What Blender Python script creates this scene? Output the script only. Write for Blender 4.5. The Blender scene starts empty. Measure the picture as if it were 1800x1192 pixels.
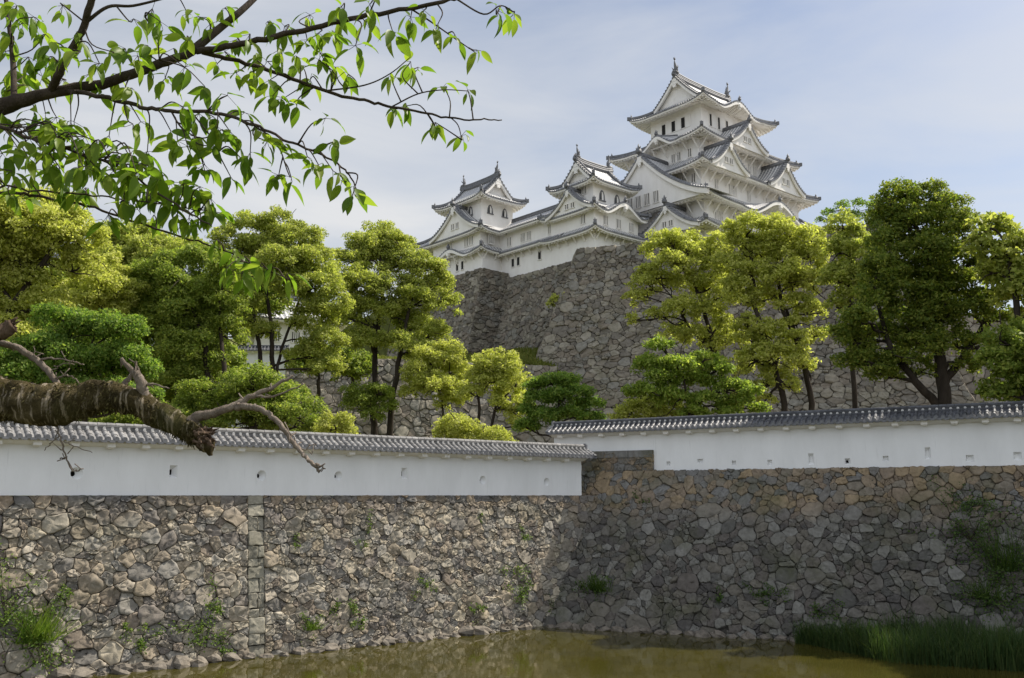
import bpy, math, random
import numpy as np
from mathutils import Vector, Matrix, noise
R = math.radians

# ---------------------------------------------------------------- camera, light, sky
scene = bpy.context.scene
col = scene.collection
EYE = 6.3
FPX = 1620.0                       # focal length in pixels of the 1800 px wide photograph
PITCH = math.atan(275 / FPX)
cam_d = bpy.data.cameras.new('camera')
cam_d.sensor_width = 36.0
cam_d.lens = 36.0 * FPX / 1800.0
cam_d.clip_start = 0.1
cam_d.clip_end = 12000
cam = bpy.data.objects.new('camera', cam_d)
cam.location = (0, 0, EYE)
cam.rotation_euler = (R(90) + PITCH, 0, 0)
col.objects.link(cam)
scene.camera = cam

SUN_AZ = R(65)  # clockwise from +Y
SUN_EL = R(51)
sun_d = bpy.data.lights.new('sun', 'SUN')
sun_d.energy = 5.0
sun_d.angle = R(0.6)
sun_d.color = (1.0, 0.93, 0.82)
sun = bpy.data.objects.new('sun', sun_d)
sv = Vector((math.sin(SUN_AZ) * math.cos(SUN_EL), math.cos(SUN_AZ) * math.cos(SUN_EL), math.sin(SUN_EL)))
sun.rotation_euler = sv.to_track_quat('Z', 'Y').to_euler()
sun.location = (60, 20, 120)
col.objects.link(sun)

world = bpy.data.worlds.new('World')
scene.world = world
world.use_nodes = True
wn, wl = world.node_tree.nodes, world.node_tree.links
wn.clear()
wo = wn.new('ShaderNodeOutputWorld')
wb = wn.new('ShaderNodeBackground')
wb.inputs['Strength'].default_value = 0.089
sky = wn.new('ShaderNodeTexSky')
sky.sky_type = 'NISHITA'
sky.sun_disc = False
sky.sun_elevation = SUN_EL
sky.sun_rotation = SUN_AZ
sky.air_density = 1.0
sky.dust_density = 2.0
sky.ozone_density = 1.0
wtc = wn.new('ShaderNodeTexCoord')
wmp = wn.new('ShaderNodeMapping')
wmp.inputs['Rotation'].default_value = (0.25, -0.35, 0.4)
wmp.inputs['Scale'].default_value = (1.0, 1.6, 4.2)
wnz = wn.new('ShaderNodeTexNoise')
wnz.inputs['Scale'].default_value = 1.9
wnz.inputs['Detail'].default_value = 8.0
wnz.inputs['Roughness'].default_value = 0.56
wnz.inputs['Distortion'].default_value = 0.5
wrp = wn.new('ShaderNodeValToRGB')
wrp.color_ramp.elements[0].position = 0.30
wrp.color_ramp.elements[0].color = (0.06, 0.06, 0.06, 1)
wrp.color_ramp.elements[1].position = 0.92
wrp.color_ramp.elements[1].color = (1, 1, 1, 1)
wmx = wn.new('ShaderNodeMix')
wmx.data_type = 'RGBA'
wl.new(wtc.outputs['Generated'], wmp.inputs['Vector'])
wl.new(wmp.outputs['Vector'], wnz.inputs['Vector'])
wl.new(wnz.outputs['Fac'], wrp.inputs['Fac'])
# unseen bright cloud bank added behind the camera as fill for the shaded faces
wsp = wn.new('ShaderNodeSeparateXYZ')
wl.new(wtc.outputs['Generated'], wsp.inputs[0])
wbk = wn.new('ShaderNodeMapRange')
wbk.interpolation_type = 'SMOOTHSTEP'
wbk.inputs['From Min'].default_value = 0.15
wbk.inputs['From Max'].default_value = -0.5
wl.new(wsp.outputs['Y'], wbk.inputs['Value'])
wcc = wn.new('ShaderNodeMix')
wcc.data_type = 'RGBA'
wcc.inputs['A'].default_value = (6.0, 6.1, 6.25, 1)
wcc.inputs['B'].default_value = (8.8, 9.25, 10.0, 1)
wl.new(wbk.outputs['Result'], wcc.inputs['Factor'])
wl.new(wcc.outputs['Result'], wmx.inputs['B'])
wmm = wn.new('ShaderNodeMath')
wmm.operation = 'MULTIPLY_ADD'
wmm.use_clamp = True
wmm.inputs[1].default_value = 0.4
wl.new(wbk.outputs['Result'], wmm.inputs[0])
# a pale bank of high cloud lies low in the left of the sky
wbl = wn.new('ShaderNodeVectorMath')
wbl.operation = 'DOT_PRODUCT'
wbl.inputs[1].default_value = (-0.36, 0.90, 0.24)
wl.new(wtc.outputs['Generated'], wbl.inputs[0])
wbr = wn.new('ShaderNodeMapRange')
wbr.interpolation_type = 'SMOOTHSTEP'
wbr.inputs['From Min'].default_value = 0.87
wbr.inputs['From Max'].default_value = 1.0
wbr.inputs['To Max'].default_value = 0.42
wl.new(wbl.outputs['Value'], wbr.inputs['Value'])
wad = wn.new('ShaderNodeMath')
wad.operation = 'ADD'
wl.new(wrp.outputs['Color'], wad.inputs[0])
wl.new(wbr.outputs['Result'], wad.inputs[1])
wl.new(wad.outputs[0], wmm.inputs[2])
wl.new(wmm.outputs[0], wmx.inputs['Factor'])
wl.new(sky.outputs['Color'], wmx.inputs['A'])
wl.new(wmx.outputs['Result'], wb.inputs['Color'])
wl.new(wb.outputs['Background'], wo.inputs['Surface'])

vs = scene.view_settings
vs.view_transform = 'Standard'
vs.look = 'None'
vs.exposure = 0.52
vs.gamma = 1.0
vs.use_curve_mapping = False

# ---------------------------------------------------------------- helpers
CP, SP = math.cos(PITCH), math.sin(PITCH)


def ray(px, py):
    x, u = (px - 900) / FPX, (596 - py) / FPX
    return np.array([x, CP - u * SP, SP + u * CP])


def at(px, py, Y):
    """world point seen at a photograph pixel, Y metres ahead"""
    d = ray(px, py)
    return np.array([0, 0, EYE]) + d * (Y / d[1])


def onplane(px, py, P, n):
    d = ray(px, py)
    o = np.array([0, 0, EYE])
    return o + d * (np.dot(np.asarray(P) - o, n) / np.dot(d, n))


class MB:
    """collects shapes, then links them as one mesh object"""

    def __init__(self):
        self.v, self.f, self.n, self.uv = [], [], 0, None

    def add(self, verts, faces):
        verts = np.asarray(verts, float).reshape(-1, 3)
        n = self.n
        self.v.append(verts)
        self.f.extend([tuple(i + n for i in q) for q in faces])
        self.n += len(verts)

    def box(self, c, s, rot=0.0, M=None):
        c = np.asarray(c, float)
        h = np.asarray(s, float) / 2
        q = np.array([[x, y, z] for z in (-1, 1) for y in (-1, 1) for x in (-1, 1)]) * h
        if rot:
            ca, sa = math.cos(rot), math.sin(rot)
            q = np.c_[q[:, 0] * ca - q[:, 1] * sa, q[:, 0] * sa + q[:, 1] * ca, q[:, 2]]
        if M is not None:
            q = q @ np.asarray(M).T
        self.add(q + c, [(0, 2, 3, 1), (4, 5, 7, 6), (0, 1, 5, 4), (2, 6, 7, 3), (0, 4, 6, 2), (1, 3, 7, 5)])

    def tube(self, pts, rad, seg=8, cap=True, sq=1.0):
        pts = np.asarray(pts, float)
        n = len(pts)
        rad = np.broadcast_to(np.asarray(rad, float), (n,))
        tan = np.gradient(pts, axis=0)
        tan /= np.linalg.norm(tan, axis=1)[:, None] + 1e-9
        ref = np.array([0, 0, 1.0]) if abs(tan[0][2]) < 0.9 else np.array([1.0, 0, 0])
        a = np.cross(tan[0], ref)
        a /= np.linalg.norm(a)
        V = []
        for i in range(n):
            a = a - tan[i] * np.dot(a, tan[i])
            a /= np.linalg.norm(a) + 1e-9
            b = np.cross(tan[i], a)
            for k in range(seg):
                t = 2 * math.pi * k / seg
                V.append(pts[i] + rad[i] * (math.cos(t) * a + sq * math.sin(t) * b))
        F = []
        for i in range(n - 1):
            for k in range(seg):
                k2 = (k + 1) % seg
                F.append((i * seg + k, i * seg + k2, (i + 1) * seg + k2, (i + 1) * seg + k))
        if cap:
            F.append(tuple(range(seg - 1, -1, -1)))
            F.append(tuple((n - 1) * seg + k for k in range(seg)))
        self.add(V, F)

    def grid(self, P):
        P = np.asarray(P, float)
        a, b = P.shape[:2]
        self.add(P.reshape(-1, 3), [(i * b + j, (i + 1) * b + j, (i + 1) * b + j + 1, i * b + j + 1)
                                    for i in range(a - 1) for j in range(b - 1)])

    def build(self, name, mat, parent=None, smooth=False, rz=None):
        me = bpy.data.meshes.new(name)
        V = np.concatenate(self.v) if self.v else np.zeros((0, 3))
        me.from_pydata(V.tolist(), [], self.f)
        if smooth:
            me.polygons.foreach_set('use_smooth', [True] * len(me.polygons))
        me.materials.append(mat)
        return link(name, me, parent)


def link(name, me, parent=None):
    o = bpy.data.objects.new(name, me)
    col.objects.link(o)
    if parent is not None:
        o.parent = parent
    return o


def quads_mesh(name, V, mat, nper=4):
    """fast mesh of separate quads, V of shape (N*4, 3)"""
    V = np.asarray(V, np.float32)
    N = len(V) // 4
    me = bpy.data.meshes.new(name)
    me.vertices.add(N * 4)
    me.vertices.foreach_set('co', V.ravel())
    me.loops.add(N * 4)
    me.loops.foreach_set('vertex_index', np.arange(N * 4, dtype=np.int32))
    me.polygons.add(N)
    me.polygons.foreach_set('loop_start', np.arange(0, N * 4, 4, dtype=np.int32))
    me.update(calc_edges=True)
    me.materials.append(mat)
    return me


def tag(o, label, cat, group=None, kind=None):
    if label:
        o['label'] = label
    if cat:
        o['category'] = cat
    if group:
        o['group'] = group
    if kind:
        o['kind'] = kind
    return o


def thing(name, label, cat, loc=(0, 0, 0), rz=0.0, group=None):
    o = bpy.data.objects.new(name, None)
    o.empty_display_size = 0.3
    col.objects.link(o)
    o.location = tuple(loc)
    o.rotation_euler = (0, 0, rz)
    return tag(o, label, cat, group)


# ---------------------------------------------------------------- materials
class NT:
    def __init__(self, name):
        self.m = bpy.data.materials.new(name)
        self.m.use_nodes = True
        self.n, self.l = self.m.node_tree.nodes, self.m.node_tree.links
        self.b = self.n['Principled BSDF']
        self.out = self.n['Material Output']

    def new(self, t, **kw):
        x = self.n.new(t)
        for k, v in kw.items():
            setattr(x, k, v)
        return x

    def noise(self, scale, detail=6.0, rough=0.6, vec=None, mapping=None):
        z = self.new('ShaderNodeTexNoise')
        z.inputs['Scale'].default_value = scale
        z.inputs['Detail'].default_value = detail
        z.inputs['Roughness'].default_value = rough
        if vec is None:
            vec = self.new('ShaderNodeTexCoord').outputs['Object']
        if mapping:
            mp = self.new('ShaderNodeMapping')
            mp.inputs['Scale'].default_value = mapping
            self.l.new(vec, mp.inputs['Vector'])
            vec = mp.outputs['Vector']
        self.l.new(vec, z.inputs['Vector'])
        return z.outputs['Fac']

    def ramp(self, fac, stops, const=False):
        r = self.new('ShaderNodeValToRGB')
        e = r.color_ramp.elements
        while len(e) < len(stops):
            e.new(0.5)
        for x, (p, c) in zip(e, stops):
            x.position = p
            x.color = tuple(c) + (1,) if len(c) == 3 else c
        if const:
            r.color_ramp.interpolation = 'CONSTANT'
        self.l.new(fac, r.inputs['Fac'])
        return r.outputs['Color']

    def mix(self, fac, a, b, mode='MIX'):
        m = self.new('ShaderNodeMix', data_type='RGBA', blend_type=mode)
        for key, val in (('Factor', fac), ('A', a), ('B', b)):
            s = m.inputs[key]
            if hasattr(val, 'is_linked'):
                self.l.new(val, s)
            else:
                s.default_value = val if key == 'Factor' else (tuple(val) + (1,))
        return m.outputs['Result']

    def bump(self, h, strength, dist):
        b = self.new('ShaderNodeBump')
        b.inputs['Strength'].default_value = strength
        b.inputs['Distance'].default_value = dist
        self.l.new(h, b.inputs['Height'])
        self.l.new(b.outputs['Normal'], self.b.inputs['Normal'])

    def base(self, c, rough=0.8, spec=0.3):
        if hasattr(c, 'is_linked'):
            self.l.new(c, self.b.inputs['Base Color'])
        else:
            self.b.inputs['Base Color'].default_value = tuple(c) + (1,)
        self.b.inputs['Roughness'].default_value = rough
        self.b.inputs['Specular IOR Level'].default_value = spec


def g(v):
    return (v, v, v)


def m_plaster(name, c, stain):
    t = NT(name)
    a = t.noise(0.9, 7, 0.62, mapping=(1, 1, 0.35))
    s = t.noise(3.5, 5, 0.6, mapping=(3.0, 3.0, 0.25))
    c1 = t.mix(t.ramp(a, [(0.35, g(0)), (0.75, g(0.7))]), c, stain)
    c2 = t.mix(t.ramp(s, [(0.62, g(0)), (0.8, g(0.35))]), c1, tuple(x * 0.72 for x in stain))
    t.base(c2, 0.9, 0.15)
    t.bump(t.noise(14, 5), 0.15, 0.02)
    return t.m


def m_stone(name, cols, scale=1.0, lichen=(0.42, 0.41, 0.36), moss=(0.07, 0.075, 0.03), mossy=0.3, bright=1.0, top_band=None):
    t = NT(name)
    rnd = t.new('ShaderNodeNewGeometry').outputs['Random Per Island']
    n = len(cols)
    c = t.ramp(rnd, [(i / n, tuple(x * bright for x in cc)) for i, cc in enumerate(cols)], True)
    if top_band:
        z0, z1, cols2 = top_band
        sep = t.new('ShaderNodeSeparateXYZ')
        geo = t.new('ShaderNodeNewGeometry')
        t.l.new(geo.outputs['Position'], sep.inputs[0])
        mr = t.new('ShaderNodeMapRange')
        mr.inputs['From Min'].default_value = z0
        mr.inputs['From Max'].default_value = z1
        ad = t.new('ShaderNodeMath', operation='ADD')
        t.l.new(sep.outputs['Z'], ad.inputs[0])
        nn = t.new('ShaderNodeMath', operation='MULTIPLY')
        t.l.new(t.noise(0.5, 2), nn.inputs[0])
        nn.inputs[1].default_value = 1.2
        t.l.new(nn.outputs[0], ad.inputs[1])
        t.l.new(ad.outputs[0], mr.inputs['Value'])
        m2 = len(cols2)
        cb = t.ramp(rnd, [(i / m2, cc) for i, cc in enumerate(cols2)], True)
        c = t.mix(mr.outputs['Result'], c, cb)
    mot = t.noise(5.0 * scale, 8, 0.7)
    c = t.mix(1.0, c, t.ramp(mot, [(0.28, g(0.7)), (0.5, g(1.0)), (0.72, g(1.25))]), 'MULTIPLY')
    li = t.noise(2.3 * scale, 9, 0.72)
    c = t.mix(t.ramp(li, [(0.58, g(0)), (0.72, g(0.35))]), c, lichen)
    mo = t.noise(0.55 * scale, 7, 0.68)
    c = t.mix(t.ramp(mo, [(0.5, g(0)), (0.72, g(mossy))]), c, moss)
    t.base(c, 0.92, 0.2)
    t.bump(t.noise(11 * scale, 9, 0.7), 0.45, 0.04 / scale)
    return t.m


def m_leaf(name, c1, c2, c3, trans=0.45, rough=0.55):
    """leaves: every leaf has its own green, and light passes through them"""
    t = NT(name)
    rnd = t.new('ShaderNodeNewGeometry').outputs['Random Per Island']
    c = t.ramp(rnd, [(0.0, c1), (0.5, c2), (1.0, c3)])
    big = t.noise(0.35, 4)
    c = t.mix(1.0, c, t.ramp(big, [(0.3, g(0.85)), (0.7, g(1.12))]), 'MULTIPLY')
    t.base(c, rough, 0.2)
    tr = t.new('ShaderNodeBsdfTranslucent')
    tc = t.mix(1.0, c, (1.35, 1.45, 0.8), 'MULTIPLY')
    t.l.new(tc, tr.inputs['Color'])
    mx = t.new('ShaderNodeMixShader')
    mx.inputs[0].default_value = trans
    t.l.new(t.b.outputs[0], mx.inputs[1])
    t.l.new(tr.outputs[0], mx.inputs[2])
    t.l.new(mx.outputs[0], t.out.inputs['Surface'])
    return t.m


def m_bark(name, c1, c2, scale=3.0):
    t = NT(name)
    z = t.noise(scale, 8, 0.7, mapping=(1, 1, 0.3))
    t.base(t.ramp(z, [(0.3, c1), (0.7, c2)]), 0.95, 0.15)
    t.bump(t.noise(scale * 4, 6, 0.7, mapping=(1, 1, 0.3)), 0.7, 0.05)
    return t.m


def m_tile(name, c, plaster, period=0.46, rough=0.55):
    """far roof tiles: rows of round tiles with plastered joints, mapped in metres by uv"""
    t = NT(name)
    uv = t.new('ShaderNodeUVMap').outputs['UV']
    sep = t.new('ShaderNodeSeparateXYZ')
    t.l.new(uv, sep.inputs[0])

    def tri(sock, per):
        d = t.new('ShaderNodeMath', operation='DIVIDE')
        t.l.new(sock, d.inputs[0])
        d.inputs[1].default_value = per
        p = t.new('ShaderNodeMath', operation='PINGPONG')
        t.l.new(d.outputs[0], p.inputs[0])
        p.inputs[1].default_value = 0.5
        return p.outputs[0]
    u = tri(sep.outputs['X'], period)
    v = tri(sep.outputs['Y'], 0.5)
    base = t.mix(t.ramp(t.noise(1.2, 6), [(0.3, g(0)), (0.7, g(1))]), c, tuple(x * 1.7 for x in c))
    c1 = t.mix(t.ramp(u, [(0.12, g(1)), (0.22, g(0))]), base, plaster)
    c2 = t.mix(t.ramp(v, [(0.06, g(0.7)), (0.12, g(0))]), c1, plaster)
    t.base(c2, rough, 0.35)
    t.bump(u, 0.8, 0.12)
    return t.m


def m_plain(name, c, rough=0.8, var=0.35, scale=3.0, spec=0.3, bump=0.0):
    t = NT(name)
    z = t.noise(scale, 6, 0.65)
    t.base(t.ramp(z, [(0.3, tuple(x * (1 - var) for x in c)), (0.7, tuple(x * (1 + var) for x in c))]), rough, spec)
    if bump:
        t.bump(t.noise(scale * 4, 6, 0.7), bump, 0.04)
    return t.m


MAT = {}
MAT['plaster'] = m_plaster('moat_plaster', (0.81, 0.81, 0.805), (0.66, 0.66, 0.65))
MAT['cplaster'] = m_plaster('castle_plaster', (0.87, 0.85, 0.815), (0.74, 0.71, 0.665))
MAT['trim'] = m_plain('white_trim', (0.83, 0.805, 0.76), 0.9, 0.06, 1.0, 0.15)
MAT['slit'] = m_plain('dark_opening', (0.02, 0.019, 0.018), 0.7, 0.2)
MAT['shut'] = m_plain('shuttered_opening', (0.42, 0.40, 0.37), 0.9, 0.1)
MAT['ctile'] = m_tile('castle_tile', (0.15, 0.153, 0.165), (0.70, 0.69, 0.67), 0.62)
MAT['edge'] = m_plain('dark_tile', (0.15, 0.152, 0.16), 0.6, 0.35, 4.0)
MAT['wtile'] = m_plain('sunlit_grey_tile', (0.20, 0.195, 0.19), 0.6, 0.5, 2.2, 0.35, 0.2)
MAT['wtile2'] = m_plain('shaded_grey_tile', (0.07, 0.072, 0.08), 0.5, 0.5, 2.2, 0.4, 0.2)  # tree shade over the right roof put into a darker tile grey
MAT['joint'] = m_plain('tile_plaster', (0.55, 0.54, 0.52), 0.9, 0.3, 5.0, 0.15)
greys = [(0.20, 0.178, 0.145), (0.28, 0.245, 0.195), (0.16, 0.148, 0.13), (0.23, 0.195, 0.15), (0.33, 0.295, 0.235),
         (0.19, 0.158, 0.125), (0.26, 0.24, 0.205), (0.36, 0.315, 0.24), (0.22, 0.205, 0.18), (0.17, 0.15, 0.13), (0.28, 0.235, 0.175), (0.25, 0.225, 0.18)]
warm = [(0.24, 0.19, 0.135), (0.19, 0.165, 0.13), (0.27, 0.205, 0.13), (0.16, 0.15, 0.135), (0.21, 0.165, 0.12), (0.18, 0.175, 0.165)]
MAT['stone'] = m_stone('moat_stone', greys, 1.0, bright=1.15, top_band=(6.0, 6.9, [(0.22, 0.18, 0.135), (0.17, 0.155, 0.14), (0.26, 0.20, 0.14), (0.14, 0.135, 0.13)]))
MAT['quoin'] = m_stone('squared_corner_stone', [(0.25, 0.235, 0.19), (0.29, 0.27, 0.215), (0.22, 0.205, 0.165)], 1.0)
MAT['stone2'] = m_stone('shaded_moat_stone', [tuple(x * 0.62 for x in c) for c in [(0.20, 0.185, 0.16), (0.25, 0.24, 0.21), (0.15, 0.145, 0.13), (0.29, 0.28, 0.25), (0.18, 0.16, 0.14), (0.13, 0.12, 0.11), (0.22, 0.20, 0.165)]],  # darkened, so part of the right wall's shade is in its colours
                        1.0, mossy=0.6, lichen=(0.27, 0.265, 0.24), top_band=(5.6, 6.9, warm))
MAT['stone3'] = m_stone('castle_base_stone', [tuple(x * 0.84 for x in c) for c in [(0.24, 0.212, 0.17), (0.29, 0.26, 0.205), (0.195, 0.175, 0.145), (0.33, 0.30, 0.24), (0.25, 0.215, 0.17), (0.26, 0.245, 0.21)]],
                        0.4, mossy=0.4, lichen=(0.25, 0.235, 0.195))
MAT['rock'] = m_plain('wet_boulder', (0.15, 0.13, 0.105), 0.75, 0.45, 4.0, 0.3, 0.5)
MAT['mortar'] = m_plain('packed_earth', (0.05, 0.046, 0.04), 0.95, 0.4, 3.0, 0.1)
MAT['earth'] = m_plain('earth', (0.10, 0.085, 0.06), 0.95, 0.4, 0.4, 0.1)
MAT['grass'] = m_plain('grass_ground', (0.10, 0.11, 0.03), 0.95, 0.45, 0.6, 0.1)
MAT['bark'] = m_bark('dark_bark', (0.020, 0.016, 0.012), (0.065, 0.052, 0.040))
MAT['twig'] = m_bark('cherry_bark', (0.035, 0.026, 0.020), (0.10, 0.078, 0.062), 9.0)
MAT['dead'] = m_bark('dead_bark', (0.09, 0.07, 0.055), (0.29, 0.24, 0.20), 9.0)


def water_mat():
    t = NT('murky_water')
    z = t.noise(0.5, 5)
    t.base(t.ramp(z, [(0.3, (0.036, 0.032, 0.007)), (0.7, (0.055, 0.048, 0.010))]), 0.04, 0.5)
    t.b.inputs['IOR'].default_value = 1.33
    t.bump(t.noise(4.0, 3, 0.5, mapping=(1.0, 0.6, 1)), 0.035, 0.08)
    return t.m


MAT['water'] = water_mat()
MAT['leaf_yellow'] = m_leaf('young_camphor_leaves', (0.30, 0.33, 0.07), (0.44, 0.455, 0.11), (0.58, 0.57, 0.19), 0.5)
MAT['leaf_olive'] = m_leaf('olive_camphor_leaves', (0.23, 0.28, 0.06), (0.36, 0.39, 0.09), (0.50, 0.50, 0.15), 0.5)
MAT['leaf_green'] = m_leaf('green_camphor_leaves', (0.14, 0.20, 0.035), (0.23, 0.29, 0.055), (0.36, 0.39, 0.09), 0.5)
MAT['leaf_dark'] = m_leaf('dark_camphor_leaves', (0.10, 0.15, 0.025), (0.165, 0.21, 0.034), (0.29, 0.30, 0.06), 0.5)
MAT['leaf_maple'] = m_leaf('maple_leaves', (0.10, 0.18, 0.035), (0.17, 0.26, 0.045), (0.28, 0.34, 0.08), 0.55)
MAT['leaf_fresh'] = m_leaf('fresh_maple_leaves', (0.16, 0.24, 0.04), (0.26, 0.34, 0.06), (0.40, 0.44, 0.11), 0.55)
MAT['leaf_cherry'] = m_leaf('cherry_leaves', (0.10, 0.18, 0.018), (0.155, 0.24, 0.026), (0.24, 0.31, 0.04), 0.62, 0.4)
MAT['leaf_reed'] = m_leaf('reed_leaves', (0.03, 0.062, 0.018), (0.045, 0.08, 0.022), (0.085, 0.115, 0.035), 0.35)

# ---------------------------------------------------------------- stones
def power_cells(W_, H_, sizes, rng, extra=()):
    """sites with different radii scattered over a rectangle, and the cell each one owns"""
    P = [tuple(e) for e in extra]
    rmax = max([s[0] for s in sizes] + [p[2] for p in P])
    cs = rmax * 2
    buck = {}

    def key(x, y):
        return (int(x // cs), int(y // cs))
    for i, p in enumerate(P):
        buck.setdefault(key(p[0], p[1]), []).append(i)
    for r0, frac, tries in sizes:
        n = int(W_ * H_ / (math.pi * r0 * r0) * tries)
        for _ in range(n):
            r = r0 * rng.uniform(0.8, 1.2)
            x, y = rng.uniform(0, W_), rng.uniform(0, H_)
            kx, ky = key(x, y)
            ok = True
            for i in (-1, 0, 1):
                for j in (-1, 0, 1):
                    for q in buck.get((kx + i, ky + j), ()):
                        p = P[q]
                        if (p[0] - x) ** 2 + (p[1] - y) ** 2 < ((p[2] + r) * frac) ** 2:
                            ok = False
                            break
                    if not ok:
                        break
                if not ok:
                    break
            if ok:
                buck.setdefault((kx, ky), []).append(len(P))
                P.append((x, y, r))
    cells = []
    for i, (x, y, r) in enumerate(P):
        poly = [(max(0, x - 4 * rmax), max(0, y - 4 * rmax)), (min(W_, x + 4 * rmax), max(0, y - 4 * rmax)),
                (min(W_, x + 4 * rmax), min(H_, y + 4 * rmax)), (max(0, x - 4 * rmax), min(H_, y + 4 * rmax))]
        kx, ky = key(x, y)
        nb = []
        for a in (-2, -1, 0, 1, 2):
            for b in (-2, -1, 0, 1, 2):
                nb += buck.get((kx + a, ky + b), ())
        nb = sorted((q for q in nb if q != i), key=lambda q: (P[q][0] - x) ** 2 + (P[q][1] - y) ** 2)[:34]
        for q in nb:
            X, Y, rr = P[q]
            nx, ny = X - x, Y - y
            d = (X * X + Y * Y - x * x - y * y + 0.3 * (r * r - rr * rr)) / 2
            out = []
            m = len(poly)
            val = [nx * p[0] + ny * p[1] - d for p in poly]
            if max(val) <= 0:
                continue
            for k in range(m):
                p, s = poly[k], val[k]
                p2, s2 = poly[(k + 1) % m], val[(k + 1) % m]
                if s <= 0:
                    out.append(p)
                if (s <= 0) != (s2 <= 0):
                    tt = s / (s - s2)
                    out.append((p[0] + (p2[0] - p[0]) * tt, p[1] + (p2[1] - p[1]) * tt))
            poly = out
            if len(poly) < 3:
                break
        if len(poly) >= 3:
            cells.append((np.array(poly), r))
    return cells


def lay_stones(mb, S, u0, u1, v0, v1, sizes, seed, gap=0.02, bulge=0.10, asp=1.25, rough=0.035, nres=16, toprow=None, quoin=None, cells=None):
    """dry stone facing on the surface S(u, v) -> point; v runs down from the top"""
    rng = random.Random(seed)
    nrg = np.random.default_rng(seed)
    W_, H_ = (u1 - u0) / asp, (v1 - v0)
    extra = []
    if toprow:
        x = rng.uniform(0.1, 0.3)
        while x < W_:
            r = toprow * rng.uniform(0.75, 1.25)
            extra.append((x + r * 0.8, toprow * rng.uniform(0.6, 0.85), r))
            x += r * 1.75
    if quoin:
        side, q = quoin
        y = q * 1.6 if toprow else q
        k = 0
        while y < H_:
            w = q * (1.5 if k % 2 else 0.9)
            extra.append((w if side < 0 else W_ - w, y, q * (1.25 if k % 2 else 1.0)))
            y += q * 2.0 * rng.uniform(0.9, 1.1)
            k += 1
    given = cells is not None
    if not given:
        cells = power_cells(W_, H_, sizes, rng, extra)
    for poly, r in cells:
        poly = poly * [asp, 1.0] + [u0, v0] if not given else poly.astype(float)
        wp = sizes[1][0]
        for k in range(0 if given else len(poly)):
            fd = min(1.0, (poly[k][0] - u0) / wp, (u1 - poly[k][0]) / wp, (poly[k][1] - v0) / wp)
            nv = noise.noise_vector(Vector((poly[k][0] * 0.42 / wp, poly[k][1] * 0.42 / wp, seed * 3.7)))
            poly[k] += np.array([nv[0] * 0.75, nv[1] * 0.6]) * wp * max(0.0, fd)
        e = np.roll(poly, -1, 0) - poly
        ln = np.linalg.norm(e, axis=1)
        per = ln.sum()
        if per < 0.16 * max(1, gap / 0.02):
            continue
        c = poly.mean(0)
        # resample the outline evenly, then round its corners once
        cum = np.r_[0, np.cumsum(ln)]
        t = (np.arange(nres) + nrg.uniform(0, 1)) / nres * per
        idx = np.clip(np.searchsorted(cum, t, 'right') - 1, 0, len(poly) - 1)
        q = poly[idx] + e[idx] * ((t - cum[idx]) / np.maximum(ln[idx], 1e-6))[:, None]
        # keep the corners of the cell: pull the nearest sample onto each
        for cx in poly:
            q[np.argmin(((q - cx) ** 2).sum(1))] = cx
        q = 0.88 * q + 0.06 * (np.roll(q, 1, 0) + np.roll(q, -1, 0))
        q += nrg.normal(0, 0.02 * r, q.shape)
        rad = np.linalg.norm(q - c, axis=1)
        rm = rad.mean()
        g2 = gap * nrg.uniform(0.6, 1.7)
        q = c + (q - c) * np.maximum(0.3, 1 - g2 / rad)[:, None]
        tilt = nrg.normal(0, 0.09, 2)
        out = bulge * nrg.uniform(0.35, 1.3) * min(1.2, 0.4 * rm / sizes[0][0] + 0.65)
        base = nrg.normal(0, bulge * 0.25)
        rings = []
        for sc, dp in ((1.0, -0.22 - bulge), (1.0, 0.5), (0.97, 0.88), (0.84, 1.0), (0.42, 1.0)):
            uv = c + (q - c) * sc
            if sc < 1:
                uv = uv + nrg.normal(0, 0.04 * rm, uv.shape)
            h = np.full(nres, dp) if dp < 0 else base + dp * out + ((uv - c) @ tilt) * (dp > 0) + nrg.normal(0, rough, nres) * (dp > 0)
            rings.append((uv, h))
        uv = np.concatenate([x[0] for x in rings] + [c[None]])
        h = np.concatenate([x[1] for x in rings] + [[base + out * 1.05]])
        p = S(uv[:, 0], uv[:, 1], h)
        F = []
        m = len(rings)
        for i in range(m - 1):
            for k in range(nres):
                k2 = (k + 1) % nres
                F.append((i * nres + k, (i + 1) * nres + k, (i + 1) * nres + k2, i * nres + k2))
        for k in range(nres):
            F.append(((m - 1) * nres + k, m * nres, (m - 1) * nres + (k + 1) % nres))
        mb.add(p, F)


def backing(mb, S, u0, u1, v0, v1, depth=-0.12, n=12):
    U = np.linspace(u0, u1, n)
    V = np.linspace(v0, v1, n)
    P = np.array([[S(np.array([u]), np.array([v]), np.array([depth]))[0] for v in V] for u in U])
    mb.grid(P)


def frame_along(P0, P1):
    d = np.array([P1[0] - P0[0], P1[1] - P0[1]])
    L = np.linalg.norm(d)
    d /= L
    return d, np.array([-d[1], d[0]]), L


class Face:
    """a battered wall face in its own frame: x along, y back, z up from the top edge"""

    def __init__(self, H, y0, yb, xa=lambda u, q: u, curve=1.0):
        self.H, self.y0, self.yb, self.xa, self.curve = H, y0, yb, xa, curve

    def __call__(self, u, v, h):
        q = v / self.H
        yb = self.yb(u)
        qq = np.sign(q) * (self.curve * np.abs(q) + (1 - self.curve) * q * q)
        sl = np.abs(yb - self.y0) / self.H
        cn = 1 / np.sqrt(1 + sl * sl)
        y = self.y0 + (yb - self.y0) * qq - h * cn
        return np.stack([self.xa(u, q), y, -v + h * cn * sl], -1)


# ---------------------------------------------------------------- ground, moat, hill
WATER_Z = 0.6


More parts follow.
